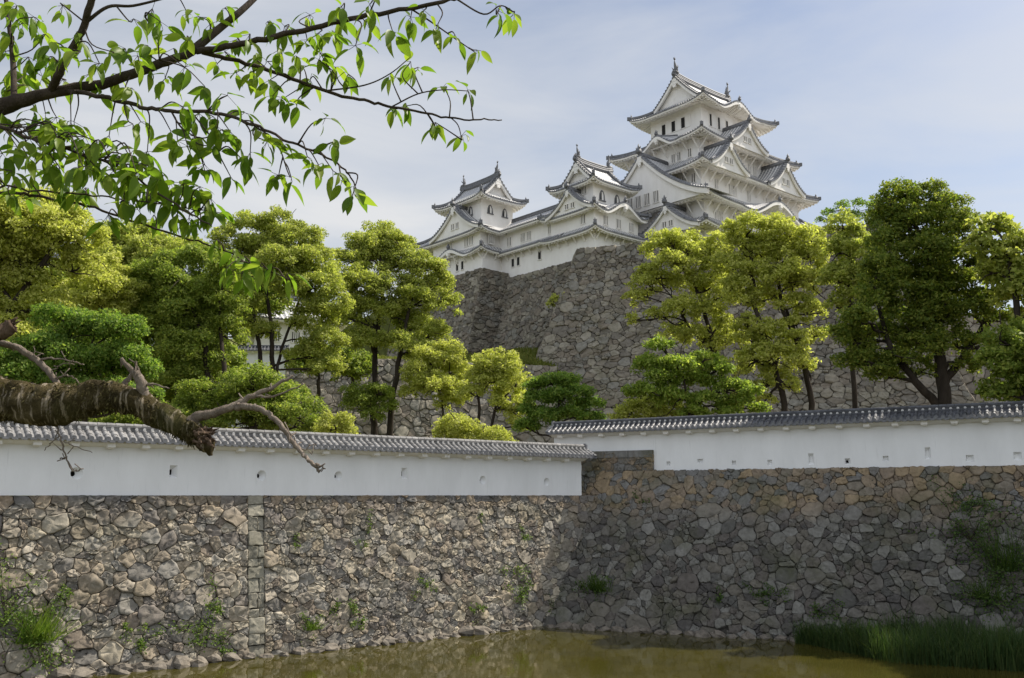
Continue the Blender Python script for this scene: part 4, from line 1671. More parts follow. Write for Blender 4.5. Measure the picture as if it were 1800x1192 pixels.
def leaf_quads(P, Nrm, size, rng, aspect=0.55, wild=0.8):
    """one small pointed leaf spray per point, facing roughly along its normal"""
    n = len(P)
    nn = Nrm + rng.normal(0, wild, (n, 3))
    nn /= np.linalg.norm(nn, axis=1)[:, None] + 1e-9
    r = rng.normal(0, 1, (n, 3))
    a = np.cross(nn, r)
    a /= np.linalg.norm(a, axis=1)[:, None] + 1e-9
    b = np.cross(nn, a)
    s = (size * rng.uniform(0.6, 1.35, n))[:, None]
    a, b = a * s, b * s * aspect
    bend = nn * s * 0.18
    return np.stack([P - a, P - b * 1.0 - bend, P + a, P + b - bend], 1).reshape(-1, 3)


def crown_points(lobes, rng, leaf, density=1.0, puff=(0.17, 0.38), flat=0.85, loose=0.0, drop=0.55):
    PP, NN = [], []
    for c, Rl in lobes:
        area = 4 * math.pi * Rl * Rl
        npf = int(14 + 9.0 * Rl)
        d = rng.normal(0, 1, (npf, 3))
        d /= np.linalg.norm(d, axis=1)[:, None]
        d[:, 2] = np.where((d[:, 2] < -0.45), -d[:, 2] * 0.6, d[:, 2])
        rp = Rl * rng.uniform(puff[0], puff[1], npf)
        pc = c + d * (Rl * rng.uniform(0.55, 0.98, npf))[:, None] * [1, 1, flat]
        for k in range(npf):
            n = int(density * 4 * math.pi * rp[k] ** 2 / (leaf * leaf * 1.1) * 1.15)
            e = rng.normal(0, 1, (n, 3))
            e /= np.linalg.norm(e, axis=1)[:, None]
            low = (e[:, 2] < -0.15) & (rng.uniform(0, 1, n) < drop)
            e[low, 2] *= -1
            rr = rp[k] * np.minimum(1.25, rng.uniform(0.1, 1, n) ** 0.45 + np.abs(rng.normal(0, 0.06 + loose, n)))
            PP.append(pc[k] + e * rr[:, None] * [1.1, 1.1, 0.8] + rng.normal(0, 0.05, (n, 3)))
            NN.append(e * 0.45 + d[k] * 0.2 + [0, 0, 0.45])
    return np.concatenate(PP), np.concatenate(NN)


def limb(mb, a, b, r0, r1, rng, sag=0.12, n=7, seg=7):
    a, b = np.asarray(a, float), np.asarray(b, float)
    L = np.linalg.norm(b - a)
    off = rng.normal(0, 1, 3) * L * sag
    off2 = rng.normal(0, 1, 3) * L * sag * 0.5
    t = np.linspace(0, 1, n)[:, None]
    p = a + (b - a) * t + off * np.sin(np.pi * t) + off2 * np.sin(2 * np.pi * t)
    p[:, 2] += (np.sin(np.pi * t) * L * 0.05)[:, 0]
    mb.tube(p, np.linspace(r0, r1, n), seg)
    return p


def tree(name, label, cat, Y, lobes, trunks, leafmat, seed, leaf=0.10, density=0.45, ground=6.2, tw=0.35, spread=1.0, group=None,
         puff=(0.17, 0.38), flat=0.85, loose=0.0, bark='bark', twig_n=2, squash=1.3, base_y=None):
    """lobes: (px, py, radius px) clumps of the crown at depth Y; trunks: pixel paths from the foot up, the first point on the ground"""
    rng = np.random.default_rng(seed)
    px2m = Y / FPX
    L = []
    for px, py, r in lobes:
        dy = rng.normal(0, 0.45) * r * px2m * spread
        L.append((at(px, py, Y + dy), r * px2m * squash))
    foot_px = trunks[0][0]
    base = at(foot_px[0], foot_px[1], Y)
    base[2] = ground
    o = thing(name, label, cat, base, 0, group)
    mb = MB()
    tops = []
    for path in trunks:
        pts = []
        for i, (px, py) in enumerate(path):
            p = at(px, py, Y + (rng.normal(0, 0.25) if i else 0))
            if i == 0 and py > 740:
                p[2] = ground
            pts.append(p)
        pts = np.array(pts)
        # smooth the path
        t = np.linspace(0, len(pts) - 1, 4 * len(pts))
        i0 = np.clip(t.astype(int), 0, len(pts) - 2)
        fr = (t - i0)[:, None]
        fr = fr * fr * (3 - 2 * fr) * 0.5 + fr * 0.5
        sp = pts[i0] * (1 - fr) + pts[i0 + 1] * fr
        sp[1:-1] += rng.normal(0, 0.04, sp[1:-1].shape)
        w0 = tw if path is trunks[0] or path[0][1] > 740 else tw * 0.62
        rad = np.linspace(w0, w0 * 0.42, len(sp))
        rad[0] *= 1.2
        mb.tube(sp - base, rad, 10)
        k = len(sp)
        tops += [(sp[j], rad[j]) for j in range(k // 3, k)]
    for c, r in L:
        dd = [np.linalg.norm(c - p) + (0 if p[2] < c[2] else 2.5) for p, _ in tops]
        p, rr = tops[int(np.argmin(dd))]
        q = limb(mb, p - base, c - base, min(rr * 0.6, 0.22), 0.05, rng, 0.10)
        for _ in range(twig_n):
            e = c - base + rng.normal(0, 0.55, 3) * r
            limb(mb, q[4], e, 0.05, 0.018, rng, 0.12, 5, 5)
    mb.build('trunk', MAT[bark], o, True)
    P, N = crown_points(L, rng, leaf, density, puff, flat, loose)
    QN[0] += len(P)
    me = quads_mesh('crown', leaf_quads(P - base, N, leaf, rng), MAT[leafmat])
    link('crown', me, o)
    return o


tree('camphor_tree', 'yellow-green camphor tree cut by the left edge of the photo, with rising dark limbs', 'tree', 50,
     [(-60, 420, 80), (40, 395, 55), (95, 385, 50), (140, 420, 42), (20, 440, 50), (85, 450, 50), (140, 470, 36), (45, 500, 42), (0, 560, 40), (70, 545, 40), (30, 610, 45), (-30, 500, 70)],
     [[(-60, 760), (-30, 640), (10, 560), (60, 480), (100, 430)]], 'leaf_yellow', 101, tw=0.30)
tree('camphor_tree', 'dark olive camphor tree far behind, just right of the leftmost yellow-green crown', 'tree', 88,
     [(205, 420, 32), (245, 425, 36), (185, 450, 32), (230, 460, 40), (275, 450, 34), (160, 470, 36), (215, 500, 40), (300, 440, 30), (330, 455, 32)],
     [[(235, 760), (232, 600), (230, 480)]], 'leaf_olive', 102, leaf=0.161, ground=15)
tree('camphor_tree', 'small round yellow-green camphor crown standing above the bluish maple', 'tree', 60,
     [(190, 480, 32), (165, 505, 34), (205, 515, 36), (150, 530, 32), (190, 545, 34), (125, 525, 26)],
     [[(180, 760), (178, 640), (180, 545)]], 'leaf_yellow', 103, tw=0.18)
tree('maple_tree', 'loose bluish green maple behind the mossy limb, in front of the yellow-green trees', 'tree', 46,
     [(110, 560, 42), (160, 580, 46), (215, 580, 36), (80, 610, 46), (140, 640, 50), (205, 630, 46), (245, 650, 34), (60, 660, 50), (120, 690, 50), (190, 690, 45), (245, 700, 35), (20, 640, 50), (10, 700, 50)],
     [[(150, 770), (150, 690), (150, 620)]], 'leaf_maple', 104, leaf=0.085, density=0.62, loose=0.22, flat=0.5, squash=1.1, puff=(0.2, 0.42), tw=0.16)
tree('camphor_tree', 'broad deep green camphor tree in shade between the maple and the twin-trunk tree', 'tree', 62,
     [(300, 490, 50), (350, 470, 45), (270, 540, 48), (325, 545, 55), (385, 530, 45), (280, 600, 50), (340, 615, 52), (395, 590, 42), (260, 650, 38), (320, 670, 42), (370, 655, 30), (405, 480, 34), (255, 500, 36)],
     [[(350, 760), (365, 680), (360, 600), (330, 520)], [(330, 760), (310, 660), (290, 560)], [(385, 760), (395, 650), (385, 570)]], 'leaf_green', 105, tw=0.24)
tree('camphor_tree', 'tall domed camphor tree with twin dark trunks in front of the short white wall', 'tree', 68,
     [(450, 410, 36), (490, 400, 34), (525, 425, 36), (415, 440, 34), (465, 450, 40), (510, 465, 40), (550, 460, 34), (425, 480, 36), (575, 490, 26), (555, 510, 36), (395, 420, 22), (580, 540, 28), (550, 560, 36), (570, 600, 32),
      (548, 630, 34), (575, 650, 26), (430, 530, 30), (415, 565, 28), (520, 505, 30), (470, 490, 34), (462, 585, 22)],
     [[(478, 762), (480, 660), (478, 590), (470, 520), (465, 460)], [(462, 762), (460, 650), (450, 570), (435, 500)], [(480, 700), (495, 610), (520, 550), (535, 480)]], 'leaf_olive', 106, tw=0.22)
tree('camphor_tree', 'low dark green tree under the broken side branch, just above the long wall roof', 'tree', 52,
     [(400, 700, 38), (445, 680, 40), (450, 730, 42), (500, 700, 38), (530, 735, 36), (365, 720, 34), (410, 745, 36), (490, 745, 36), (555, 755, 22), (310, 745, 40), (250, 755, 36), (200, 750, 34), (345, 695, 30)],
     [[(450, 800), (450, 740), (455, 690)]], 'leaf_green', 107, leaf=0.085, tw=0.14)
tree('camphor_tree', 'tall rounded camphor tree with two bare dark trunks left of the terrace wall', 'tree', 74,
     [(670, 425, 32), (640, 432, 26), (700, 430, 28), (612, 460, 30), (660, 465, 34), (710, 465, 34), (625, 505, 34), (680, 510, 36), (740, 480, 34), (770, 500, 26), (725, 525, 34), (775, 540, 28), (640, 555, 36), (690, 560, 36),
      (735, 580, 34), (765, 590, 26), (610, 560, 26), (645, 605, 30), (700, 610, 30), (745, 620, 24), (600, 500, 22), (605, 600, 20)],
     [[(660, 790), (658, 690), (660, 600), (672, 520), (668, 450)], [(675, 790), (692, 690), (705, 610), (720, 540)]], 'leaf_olive', 108, tw=0.29)
tree('camphor_tree', 'small low camphor clump clinging to the trunks of the tall rounded tree', 'tree', 71,
     [(640, 700, 28), (665, 715, 24), (620, 712, 18), (670, 690, 18), (655, 730, 18)], [[(655, 790), (652, 740), (650, 700)]], 'leaf_green', 109, tw=0.09, leaf=0.085)
tree('camphor_tree', 'yellow-green camphor tree leaning left of the small forked tree before the terrace wall', 'tree', 72,
     [(755, 640, 32), (785, 625, 26), (795, 655, 30), (740, 670, 28), (775, 685, 30), (805, 690, 22), (722, 688, 18), (790, 710, 20)],
     [[(782, 800), (778, 720), (770, 650)]], 'leaf_yellow', 110, tw=0.12)
tree('camphor_tree', 'small forked yellow-green camphor tree in front of the terrace wall, left of the dark maple', 'tree', 66,
     [(862, 640, 28), (890, 650, 26), (845, 662, 24), (908, 675, 24), (870, 672, 28), (895, 700, 26), (915, 722, 20), (912, 750, 17), (880, 715, 18), (828, 690, 20)],
     [[(843, 800), (842, 720), (838, 680), (852, 640)], [(845, 745), (870, 715), (895, 690)]], 'leaf_yellow', 111, tw=0.14)
tree('maple_tree', 'dark green maple with layered foliage below the rampart corner, beside the right wall roof', 'tree', 58,
     [(965, 675, 28), (990, 670, 28), (945, 700, 26), (1015, 690, 26), (985, 700, 32), (1035, 712, 24), (955, 735, 28), (1000, 730, 32), (930, 720, 20), (1045, 735, 20), (925, 750, 24), (935, 680, 16)],
     [[(980, 800), (980, 740), (985, 690)]], 'leaf_maple', 112, leaf=0.085, flat=0.45, squash=1.1, puff=(0.2, 0.42), tw=0.13)
tree('camphor_tree', 'bright yellow-green camphor tree before the great rampart, left one of the bright pair', 'tree', 60,
     [(1160, 440, 30), (1200, 435, 30), (1235, 455, 30), (1185, 470, 28), (1135, 505, 22), (1165, 500, 24), (1120, 525, 18), (1215, 500, 30), (1250, 505, 28), (1112, 563, 13), (1200, 545, 28), (1240, 550, 28), (1185, 590, 22),
      (1225, 595, 26), (1150, 480, 20), (1258, 470, 22), (1275, 520, 24), (1270, 575, 22), (1255, 610, 22), (1180, 420, 20), (1262, 430, 20), (1290, 600, 22), (1250, 640, 20), (1215, 640, 18), (1150, 555, 14), (1130, 480, 18)],
     [[(1292, 770), (1275, 680), (1255, 610), (1235, 540), (1210, 470)], [(1262, 625), (1215, 580), (1180, 520)]], 'leaf_yellow', 113, tw=0.22)
tree('camphor_tree', 'bright yellow-green camphor tree with twisted dark limbs, right one of the bright pair', 'tree', 57,
     [(1320, 405, 28), (1355, 410, 30), (1390, 415, 30), (1300, 435, 26), (1340, 445, 32), (1385, 450, 32), (1420, 455, 24), (1285, 475, 28), (1325, 490, 32), (1375, 490, 34), (1415, 500, 28), (1300, 525, 26), (1345, 530, 26),
      (1405, 535, 24), (1350, 590, 28), (1400, 600, 22), (1370, 630, 32), (1335, 625, 24), (1400, 640, 26), (1365, 660, 24), (1310, 570, 20), (1430, 420, 18), (1435, 480, 18), (1290, 500, 22), (1440, 440, 20), (1430, 545, 22), (1320, 600, 22), (1300, 630, 20), (1340, 680, 18), (1290, 405, 18), (1450, 500, 20), (1440, 590, 16), (1310, 650, 18), (1390, 680, 18), (1275, 455, 18), (1310, 695, 18), (1285, 715, 16), (1345, 705, 16), (1420, 650, 14), (1400, 570, 20)],
     [[(1378, 770), (1376, 690), (1345, 600), (1325, 530), (1320, 450)], [(1424, 770), (1425, 690), (1402, 600), (1375, 545), (1365, 470)], [(1410, 620), (1390, 560), (1350, 500)]], 'leaf_yellow', 114, tw=0.22)
tree('maple_tree', 'fresh green maple in the shade under the bright pair of camphor trees', 'tree', 53,
     [(1145, 640, 28), (1190, 645, 30), (1165, 670, 30), (1225, 670, 28), (1260, 650, 26), (1135, 690, 28), (1185, 700, 30), (1240, 705, 28), (1285, 680, 24), (1300, 705, 22), (1280, 725, 22), (1220, 730, 24), (1320, 690, 20), (1335, 720, 18), (1160, 610, 22), (1240, 630, 22)],
     [[(1215, 790), (1212, 720), (1200, 660)]], 'leaf_fresh', 115, leaf=0.099, flat=0.5, squash=1.2, puff=(0.2, 0.42), tw=0.12, density=0.5)
tree('camphor_shrub', 'rounded brownish yellow shrub just above the left end of the right wall roof', 'shrub', 55,
     [(1120, 718, 18), (1145, 712, 18), (1100, 730, 18), (1135, 735, 20), (1165, 730, 20), (1190, 718, 18), (1085, 738, 13), (1205, 733, 16)], [[(1140, 790), (1140, 745), (1140, 725)]], 'leaf_yellow', 116, leaf=0.081, tw=0.06)
tree('camphor_tree', 'massive dark green camphor tree with a thick trunk, the biggest tree on the right', 'tree', 44.5,
     [(1585, 355, 34), (1625, 350, 34), (1665, 365, 34), (1560, 390, 34), (1610, 395, 42), (1660, 405, 42), (1690, 395, 26), (1570, 435, 42), (1625, 450, 48), (1680, 455, 36), (1550, 480, 36), (1600, 500, 48), (1660, 510, 48),
      (1710, 500, 34), (1545, 530, 38), (1600, 555, 46), (1655, 560, 44), (1700, 550, 36), (1515, 570, 34), (1560, 600, 42), (1620, 610, 40), (1500, 605, 30), (1530, 640, 34), (1490, 640, 20), (1745, 530, 34), (1720, 470, 26),
      (1675, 600, 30), (1585, 640, 26), (1760, 565, 26), (1555, 665, 22), (1620, 655, 20), (1695, 645, 24), (1720, 610, 24), (1480, 590, 24)],
     [[(1662, 790), (1658, 690), (1650, 610), (1640, 520), (1625, 430)], [(1652, 715), (1610, 670), (1565, 610), (1545, 540)], [(1660, 670), (1700, 620), (1740, 550)]], 'leaf_dark', 117, tw=0.36, leaf=0.085)
tree('camphor_tree', 'olive camphor tree touching the left side of the massive dark tree', 'tree', 52,
     [(1480, 395, 24), (1500, 420, 28), (1475, 445, 28), (1520, 445, 28), (1490, 480, 30), (1525, 490, 28), (1465, 495, 24), (1500, 525, 28), (1470, 540, 20)],
     [[(1500, 790), (1500, 650), (1495, 520), (1495, 440)]], 'leaf_olive', 118, tw=0.17)
tree('camphor_tree', 'olive camphor tree behind the massive dark tree, at the right edge of the photo', 'tree', 41.5,
     [(1740, 400, 28), (1770, 410, 28), (1725, 430, 24), (1755, 445, 32), (1795, 440, 32), (1780, 480, 34), (1740, 480, 22), (1810, 490, 34), (1790, 525, 34), (1830, 430, 34), (1850, 500, 40), (1820, 550, 30)],
     [[(1800, 790), (1795, 650), (1785, 520), (1770, 440)]], 'leaf_olive', 119, tw=0.22, leaf=0.136)
tree('camphor_tree', 'low dark green tree at the right edge, above the right wall roof', 'tree', 40,
     [(1765, 600, 30), (1795, 590, 32), (1755, 640, 34), (1800, 640, 40), (1770, 680, 36), (1815, 690, 40), (1840, 620, 45), (1750, 690, 20)],
     [[(1800, 760), (1798, 690), (1795, 630)]], 'leaf_green', 120, tw=0.14, leaf=0.099)
tree('hilltop_tree', 'feathery green tree on top of the rampart to the right of the keep', 'tree', 128,
     [(1455, 375, 16), (1480, 362, 18), (1510, 358, 18), (1535, 362, 16), (1470, 385, 16), (1500, 378, 18), (1530, 380, 18), (1440, 388, 12), (1555, 380, 16)],
     [[(1495, 420), (1495, 395), (1497, 372)]], 'leaf_maple', 121, leaf=0.161, density=0.3, loose=0.45, squash=0.8, flat=0.7, ground=38.0, tw=0.14)
for i, (px, py, r, Y, lab, mt) in enumerate([
        (590, 752, 24, 50, 'small round yellow-green shrub above the long wall roof, left of two bare trunks', 'leaf_yellow'),
        (805, 755, 30, 53, 'rounded yellow-green shrub peeping over the long wall roof, the larger of two', 'leaf_yellow'),
        (868, 772, 22, 53, 'low yellow-green shrub peeping over the right part of the long wall roof', 'leaf_yellow')]):
    tree('camphor_shrub', lab, 'shrub', Y, [(px, py, r), (px - r * 0.8, py + r * 0.4, r * 0.7), (px + r * 0.8, py + r * 0.3, r * 0.7), (px + r * 0.1, py + r * 0.8, r * 0.8)],
         [[(px, py + 60), (px, py + 20), (px, py)]], mt, 140 + i, leaf=0.074, tw=0.04)
tree('rampart_shrub', 'small bright green bush growing from the set-back rampart beside the sloping corner', 'shrub', 117,
     [(975, 528, 9), (985, 522, 8), (968, 535, 7)], [[(978, 560), (977, 545), (976, 530)]], 'leaf_yellow', 150, leaf=0.099, ground=26, tw=0.04)
# the wood on the hill behind: each tree still its own
rg = np.random.default_rng(77)
n = 0
for (px, py, r, Y) in [(20, 500, 55, 108), (110, 530, 60, 100), (330, 540, 60, 104), (430, 560, 40, 112), (60, 620, 70, 80), (200, 620, 70, 84), (300, 660, 60, 80), (400, 640, 35, 86), (560, 640, 40, 92), (620, 650, 30, 94)]:
    L = []
    for j in range(8):
        L.append((px + rg.normal(0, 0.55) * r, py + rg.normal(0, 0.4) * r, r * rg.uniform(0.5, 0.75)))
    g0 = at(px, py, Y)
    where = ['behind the leftmost camphor tree', 'behind the small round camphor crown', 'behind the broad deep green tree', 'behind the twin-trunk tree', 'low behind the maple at the far left', 'low behind the bluish maple',
             'low behind the broad deep green tree', 'left of the little white wall', 'right of the twin-trunk tree', 'left of the tall rounded tree'][n]
    tree('hill_tree', 'dense dark green hillside tree ' + where, 'tree', Y, L, [[(px, py + r * 1.6), (px, py + r * 0.8), (px, py)]], 'leaf_green' if n % 2 else 'leaf_dark', 160 + n, leaf=0.186,
         ground=float(height(g0[0], g0[1])) - 0.3, tw=0.22, group='trees on the hill behind')
    n += 1


# two more trees stand on the right bank just outside the picture; they shade the reeds and the water
tree('camphor_tree', 'tall camphor tree on the right bank just outside the photo, shading the reeds', 'tree', 37,
     [(2080, 480, 90), (2000, 540, 70), (2160, 540, 80), (2060, 600, 80), (2130, 400, 80), (2010, 430, 60), (1990, 620, 50)], [[(2080, 800), (2080, 640), (2080, 480)]], 'leaf_dark', 190, leaf=0.12, tw=0.35)
tree('camphor_tree', 'second tall camphor tree further right on the bank outside the photo', 'tree', 33,
     [(2330, 420, 110), (2250, 520, 90), (2420, 520, 100), (2330, 600, 100), (2280, 330, 90), (2400, 340, 80)], [[(2330, 820), (2330, 640), (2330, 480)]], 'leaf_dark', 191, leaf=0.13, tw=0.35)

# ---------------------------------------------------------------- the cherry tree over the photographer
CHERRY = R(0)


def smooth_path(P, n=8):
    """Catmull-Rom through the points"""
    P = np.asarray(P, float)
    Q = np.vstack([2 * P[0] - P[1], P, 2 * P[-1] - P[-2]])
    out = []
    for i in range(1, len(Q) - 2):
        for t in np.linspace(0, 1, n, endpoint=False):
            a, b, c, d = Q[i - 1], Q[i], Q[i + 1], Q[i + 2]
            out.append(0.5 * ((2 * b) + (-a + c) * t + (2 * a - 5 * b + 4 * c - d) * t * t + (-a + 3 * b - 3 * c + d) * t ** 3))
    out.append(P[-1])
    return np.array(out)


def leaf_blade(rng, L, w):
    """one cherry leaf in its own frame: stalk at the origin, blade along +x, folded on its midrib and bowed"""
    st = np.array([0, 0.06, 0.2, 0.38, 0.56, 0.74, 0.89, 1.0])
    wd = np.array([0.0, 0.42, 0.86, 1.0, 0.92, 0.62, 0.24, 0.0]) * w
    fold, bow, tw = rng.uniform(0.1, 0.55), rng.uniform(0.15, 0.9), rng.normal(0, 0.25)
    V = []
    for s, q in zip(st, wd):
        x = L * math.sin(bow * s) / max(bow, 0.05)
        z = -L * (1 - math.cos(bow * s)) / max(bow, 0.05)
        a = tw * s
        for k in (-1, 0, 1):
            yy, zz = k * q, abs(k) * q * fold
            V.append((x, yy * math.cos(a) - zz * math.sin(a), z + yy * math.sin(a) + zz * math.cos(a)))
    F = []
    for i in range(len(st) - 1):
        for k in (0, 1):
            F.append((i * 3 + k, (i + 1) * 3 + k, (i + 1) * 3 + k + 1, i * 3 + k + 1))
    return np.array(V), F


rng = np.random.default_rng(404)
YB = 4.2
ORG = np.array([-4.6, 4.4, 4.7])
ch = thing('cherry_tree', 'leafy cherry tree reaching in from the upper left with hanging fresh green leaves', 'tree', ORG)
TRUNKX = [(-1250, 1900), (-1150, 1000), (-800, 500), (-350, 270), (-60, 205)]
# (path in photograph pixels with depth offset, radius in px at start and end)
LIMBS = [
    ([(-1250, 1900, .4), (-1200, 1200, .4), (-900, 560, .3), (-400, 285, .1), (-60, 205, 0), (0, 188, 0), (100, 161, 0), (190, 145, .05), (270, 116, .1), (335, 92, .1)], 60, 9),
    ([(335, 92, .1), (380, 55, .15), (430, 14, .2), (475, -30, .3)], 9, 5),
    ([(345, 90, .1), (410, 80, .05), (500, 61, 0), (600, 38, -.05), (700, 18, -.1), (790, 0, -.15), (830, -14, -.2)], 6.5, 3),
    ([(355, 92, .1), (420, 108, .15), (500, 133, .2), (580, 163, .25), (640, 176, .3), (690, 187, .3), (750, 199, .35), (800, 209, .35), (845, 211, .35), (882, 211, .4)], 4.5, 1.2),
    ([(88, 164, 0), (108, 122, -.1), (130, 80, -.15), (150, 40, -.2), (168, -20, -.3)], 8, 6),
    ([(25, 180, 0), (23, 110, .1), (17, 50, .15), (8, -20, .2)], 6, 4),
    ([(115, 160, 0), (180, 170, -.1), (250, 188, -.15), (300, 194, -.2), (390, 201, -.2), (440, 216, -.2), (490, 240, -.2), (540, 262, -.2), (590, 285, -.2), (618, 312, -.2), (627, 338, -.2)], 4.4, 1.1),
    ([(-700, 420, .2), (-300, 250, .1), (-60, 215, -.1), (0, 222, -.2), (50, 243, -.25), (100, 257, -.3), (170, 279, -.3), (220, 300, -.3), (270, 335, -.3), (330, 372, -.3), (372, 398, -.3)], 4.2, 1.2),
    ([(-700, 430, .2), (-300, 330, .2), (0, 338, .1), (60, 345, .1), (140, 358, .1), (220, 384, .1), (300, 410, .1), (370, 432, .1), (440, 462, .15), (510, 492, .15)], 3.6, 1.0),
    ([(-60, 400, 0), (0, 330, 0), (60, 336, 0), (150, 342, 0), (230, 352, 0), (300, 360, 0), (350, 372, 0)], 2.2, 1.0),
    ([(150, 40, -.2), (190, 12, -.2), (235, 10, -.2), (300, -6, -.2)], 3.5, 2),
    ([(570, 160, .25), (640, 150, .2), (685, 130, .2), (722, 100, .2)], 1.8, .9),
    ([(690, 187, .3), (735, 165, .3), (780, 158, .3), (822, 160, .3)], 1.6, .9),
    ([(790, 205, .35), (805, 220, .35), (812, 246, .35)], 1.3, .9),
    ([(752, 200, .35), (760, 212, .35), (765, 222, .35)], 1.3, .9),
    ([(720, 14, -.1), (760, 40, -.1), (800, 68, -.1), (835, 92, -.1)], 1.8, .9),
    ([(800, -3, -.15), (850, 25, -.2), (880, 10, -.2), (905, 22, -.2)], 1.8, .9),
    ([(100, 258, -.3), (70, 280, -.3), (55, 300, -.3)], 1.6, 1.0),
    ([(300, 194, -.2), (320, 225, -.2), (355, 243, -.2), (390, 228, -.2)], 1.8, .9),
    ([(255, 30, -.1), (275, 60, -.1), (280, 105, -.1)], 1.8, 1.2),
    ([(335, 195, -.2), (370, 240, -.2), (385, 265, -.2)], 1.5, .9),
    ([(440, 216, -.2), (485, 250, -.2), (505, 300, -.2), (510, 312, -.2)], 1.5, .9),
]
wood = MB()
ALL = []
for path, r0, r1 in LIMBS:
    pts = np.array([at(px, py, YB + d) for px, py, d in path])
    sp = smooth_path(pts, 6)
    if len(path) > 4:
        sp[2:-1] += rng.normal(0, 0.003, sp[2:-1].shape)
    rad = np.linspace(r0, r1, len(sp)) * YB / FPX
    if r0 > 20:
        t = np.linspace(0, 1, len(sp))
        rad = (60 * np.clip(1 - t * 1.55, 0, 1) ** 1.2 + 15 - 7 * t) * YB / FPX
        sp[0][2] = 4.6
    wood.tube(sp - ORG, rad, 9)
    ALL += [p for p in sp]
ALL = np.array(ALL)
CL = [(20, 60), (40, 40), (25, 120), (10, 90), (50, 100), (60, 30), (45, 130), (110, 10), (80, 60), (95, 75), (100, 105), (130, 95), (85, 100), (140, 60), (200, 92), (220, 85), (175, 112), (242, 98), (235, 33), (268, 15), (282, 38), (330, 24),
      (352, 30), (370, 42), (395, 14), (160, 128), (45, 150), (18, 150), (75, 135), (110, 140), (170, 152), (232, 155), (290, 138), (265, 122), (325, 118), (360, 152), (382, 112), (415, 128), (420, 68), (440, 60), (450, 98), (470, 108), (470, 38),
      (500, 46), (545, 26), (540, 70), (562, 92), (600, 32), (588, 60), (625, 80), (640, 36), (520, 98), (490, 88), (560, 58), (650, 8), (600, 12), (690, 55), (722, 30), (770, 42), (745, 18), (800, 62), (872, 18), (905, 20), (838, 88), (722, 108),
      (735, 118), (688, 132), (780, 152), (822, 158), (690, 190), (715, 186), (765, 215), (812, 238), (590, 118), (612, 130), (530, 115), (560, 105), (480, 168), (500, 172), (520, 182), (572, 208), (590, 248), (400, 168), (430, 198), (322, 188),
      (300, 230), (312, 248), (342, 240), (382, 222), (402, 228), (372, 258), (420, 248), (440, 268), (470, 248), (500, 258), (540, 275), (560, 290), (585, 300), (602, 315), (622, 335), (490, 308), (512, 312), (330, 258), (60, 190), (80, 200),
      (92, 220), (130, 214), (120, 234), (100, 240), (30, 258), (50, 278), (20, 300), (60, 298), (40, 315), (70, 258), (150, 240), (172, 250), (192, 238), (200, 260), (160, 264), (110, 328), (130, 335), (150, 330), (90, 288), (105, 295),
      (230, 278), (250, 288), (272, 295), (282, 310), (232, 318), (260, 328), (300, 322), (322, 330), (340, 338), (352, 328), (370, 348), (376, 372), (312, 378), (332, 384), (352, 390), (220, 350), (242, 368), (270, 378), (190, 378), (40, 345),
      (15, 340), (410, 440), (430, 450), (460, 462), (480, 470), (505, 482), (400, 470), (425, 480), (442, 485), (380, 420), (5, 20), (30, 10), (2, 200), (15, 230), (5, 270), (0, 310), (205, 130), (260, 80), (305, 85), (330, 70), (395, 90),
      (445, 125), (475, 140), (350, 200), (375, 205), (455, 228), (545, 140), (360, 300), (405, 310), (430, 285), (200, 300), (215, 330), (180, 310), (145, 292), (240, 305), (285, 345)]
CL += [(10 + 370 * a, 185 + 190 * b) for a, b in [tuple(rng.uniform(0, 1, 2)) for _ in range(45)] if b < 0.35 + 0.7 * a + 0.25 and (a < 0.75 or b > 0.55) and abs(b - 0.75 * a) < 0.5]
V, F, n0 = [], [], 0
for (px, py) in CL:
    p = at(px, py, YB)
    # nearest wood, judged in the picture's two axes, gives the depth
    k = int(np.argmin(((ALL - p) * [1, 0.25, 1]) .__pow__(2).sum(1)))
    q = ALL[k]
    p = at(px, py, q[1] + rng.normal(0, 0.10))
    d = np.linalg.norm(p - q)
    if d > 0.03:
        m = (p + q) / 2 + rng.normal(0, 0.12, 3) * d + [0, 0, 0.08 * d]
        wood.tube(smooth_path([q - ORG, m - ORG, p - ORG], 4), np.linspace(0.0042, 0.0022, 9), 5)
    nl = rng.integers(4, 8)
    a0 = rng.uniform(0, 6.28)
    for j in range(nl):
        L = rng.uniform(0.070, 0.124) * (0.6 if rng.uniform() < 0.15 else 1.0)
        bv, bf = leaf_blade(rng, L, L * rng.uniform(0.17, 0.225))
        az = a0 + 6.28 * j / nl + rng.normal(0, 0.4)
        el = rng.normal(-0.75, 0.48)
        x = np.array([math.cos(az) * math.cos(el), math.sin(az) * math.cos(el), math.sin(el)])
        y = np.cross([0, 0, 1.0], x)
        y /= np.linalg.norm(y) + 1e-9
        z = np.cross(x, y)
        ro = rng.normal(0, 0.5)
        y, z = y * math.cos(ro) + z * math.sin(ro), z * math.cos(ro) - y * math.sin(ro)
        st = p + x * rng.uniform(0.012, 0.026) + rng.normal(0, 0.012, 3)
        w = st + bv[:, :1] * x + bv[:, 1:2] * y + bv[:, 2:] * z
        wood.tube([p - ORG, st - ORG], 0.0012, 4, False)
        V.append(w - ORG)
        F += [tuple(i + n0 for i in f) for f in bf]
        n0 += len(w)
wood.build('branch', MAT['twig'], ch, True)
me = bpy.data.meshes.new('leaves')
me.from_pydata(np.concatenate(V).tolist(), [], F)
me.polygons.foreach_set('use_smooth', [True] * len(me.polygons))
me.materials.append(MAT['leaf_cherry'])
link('leaves', me, ch)


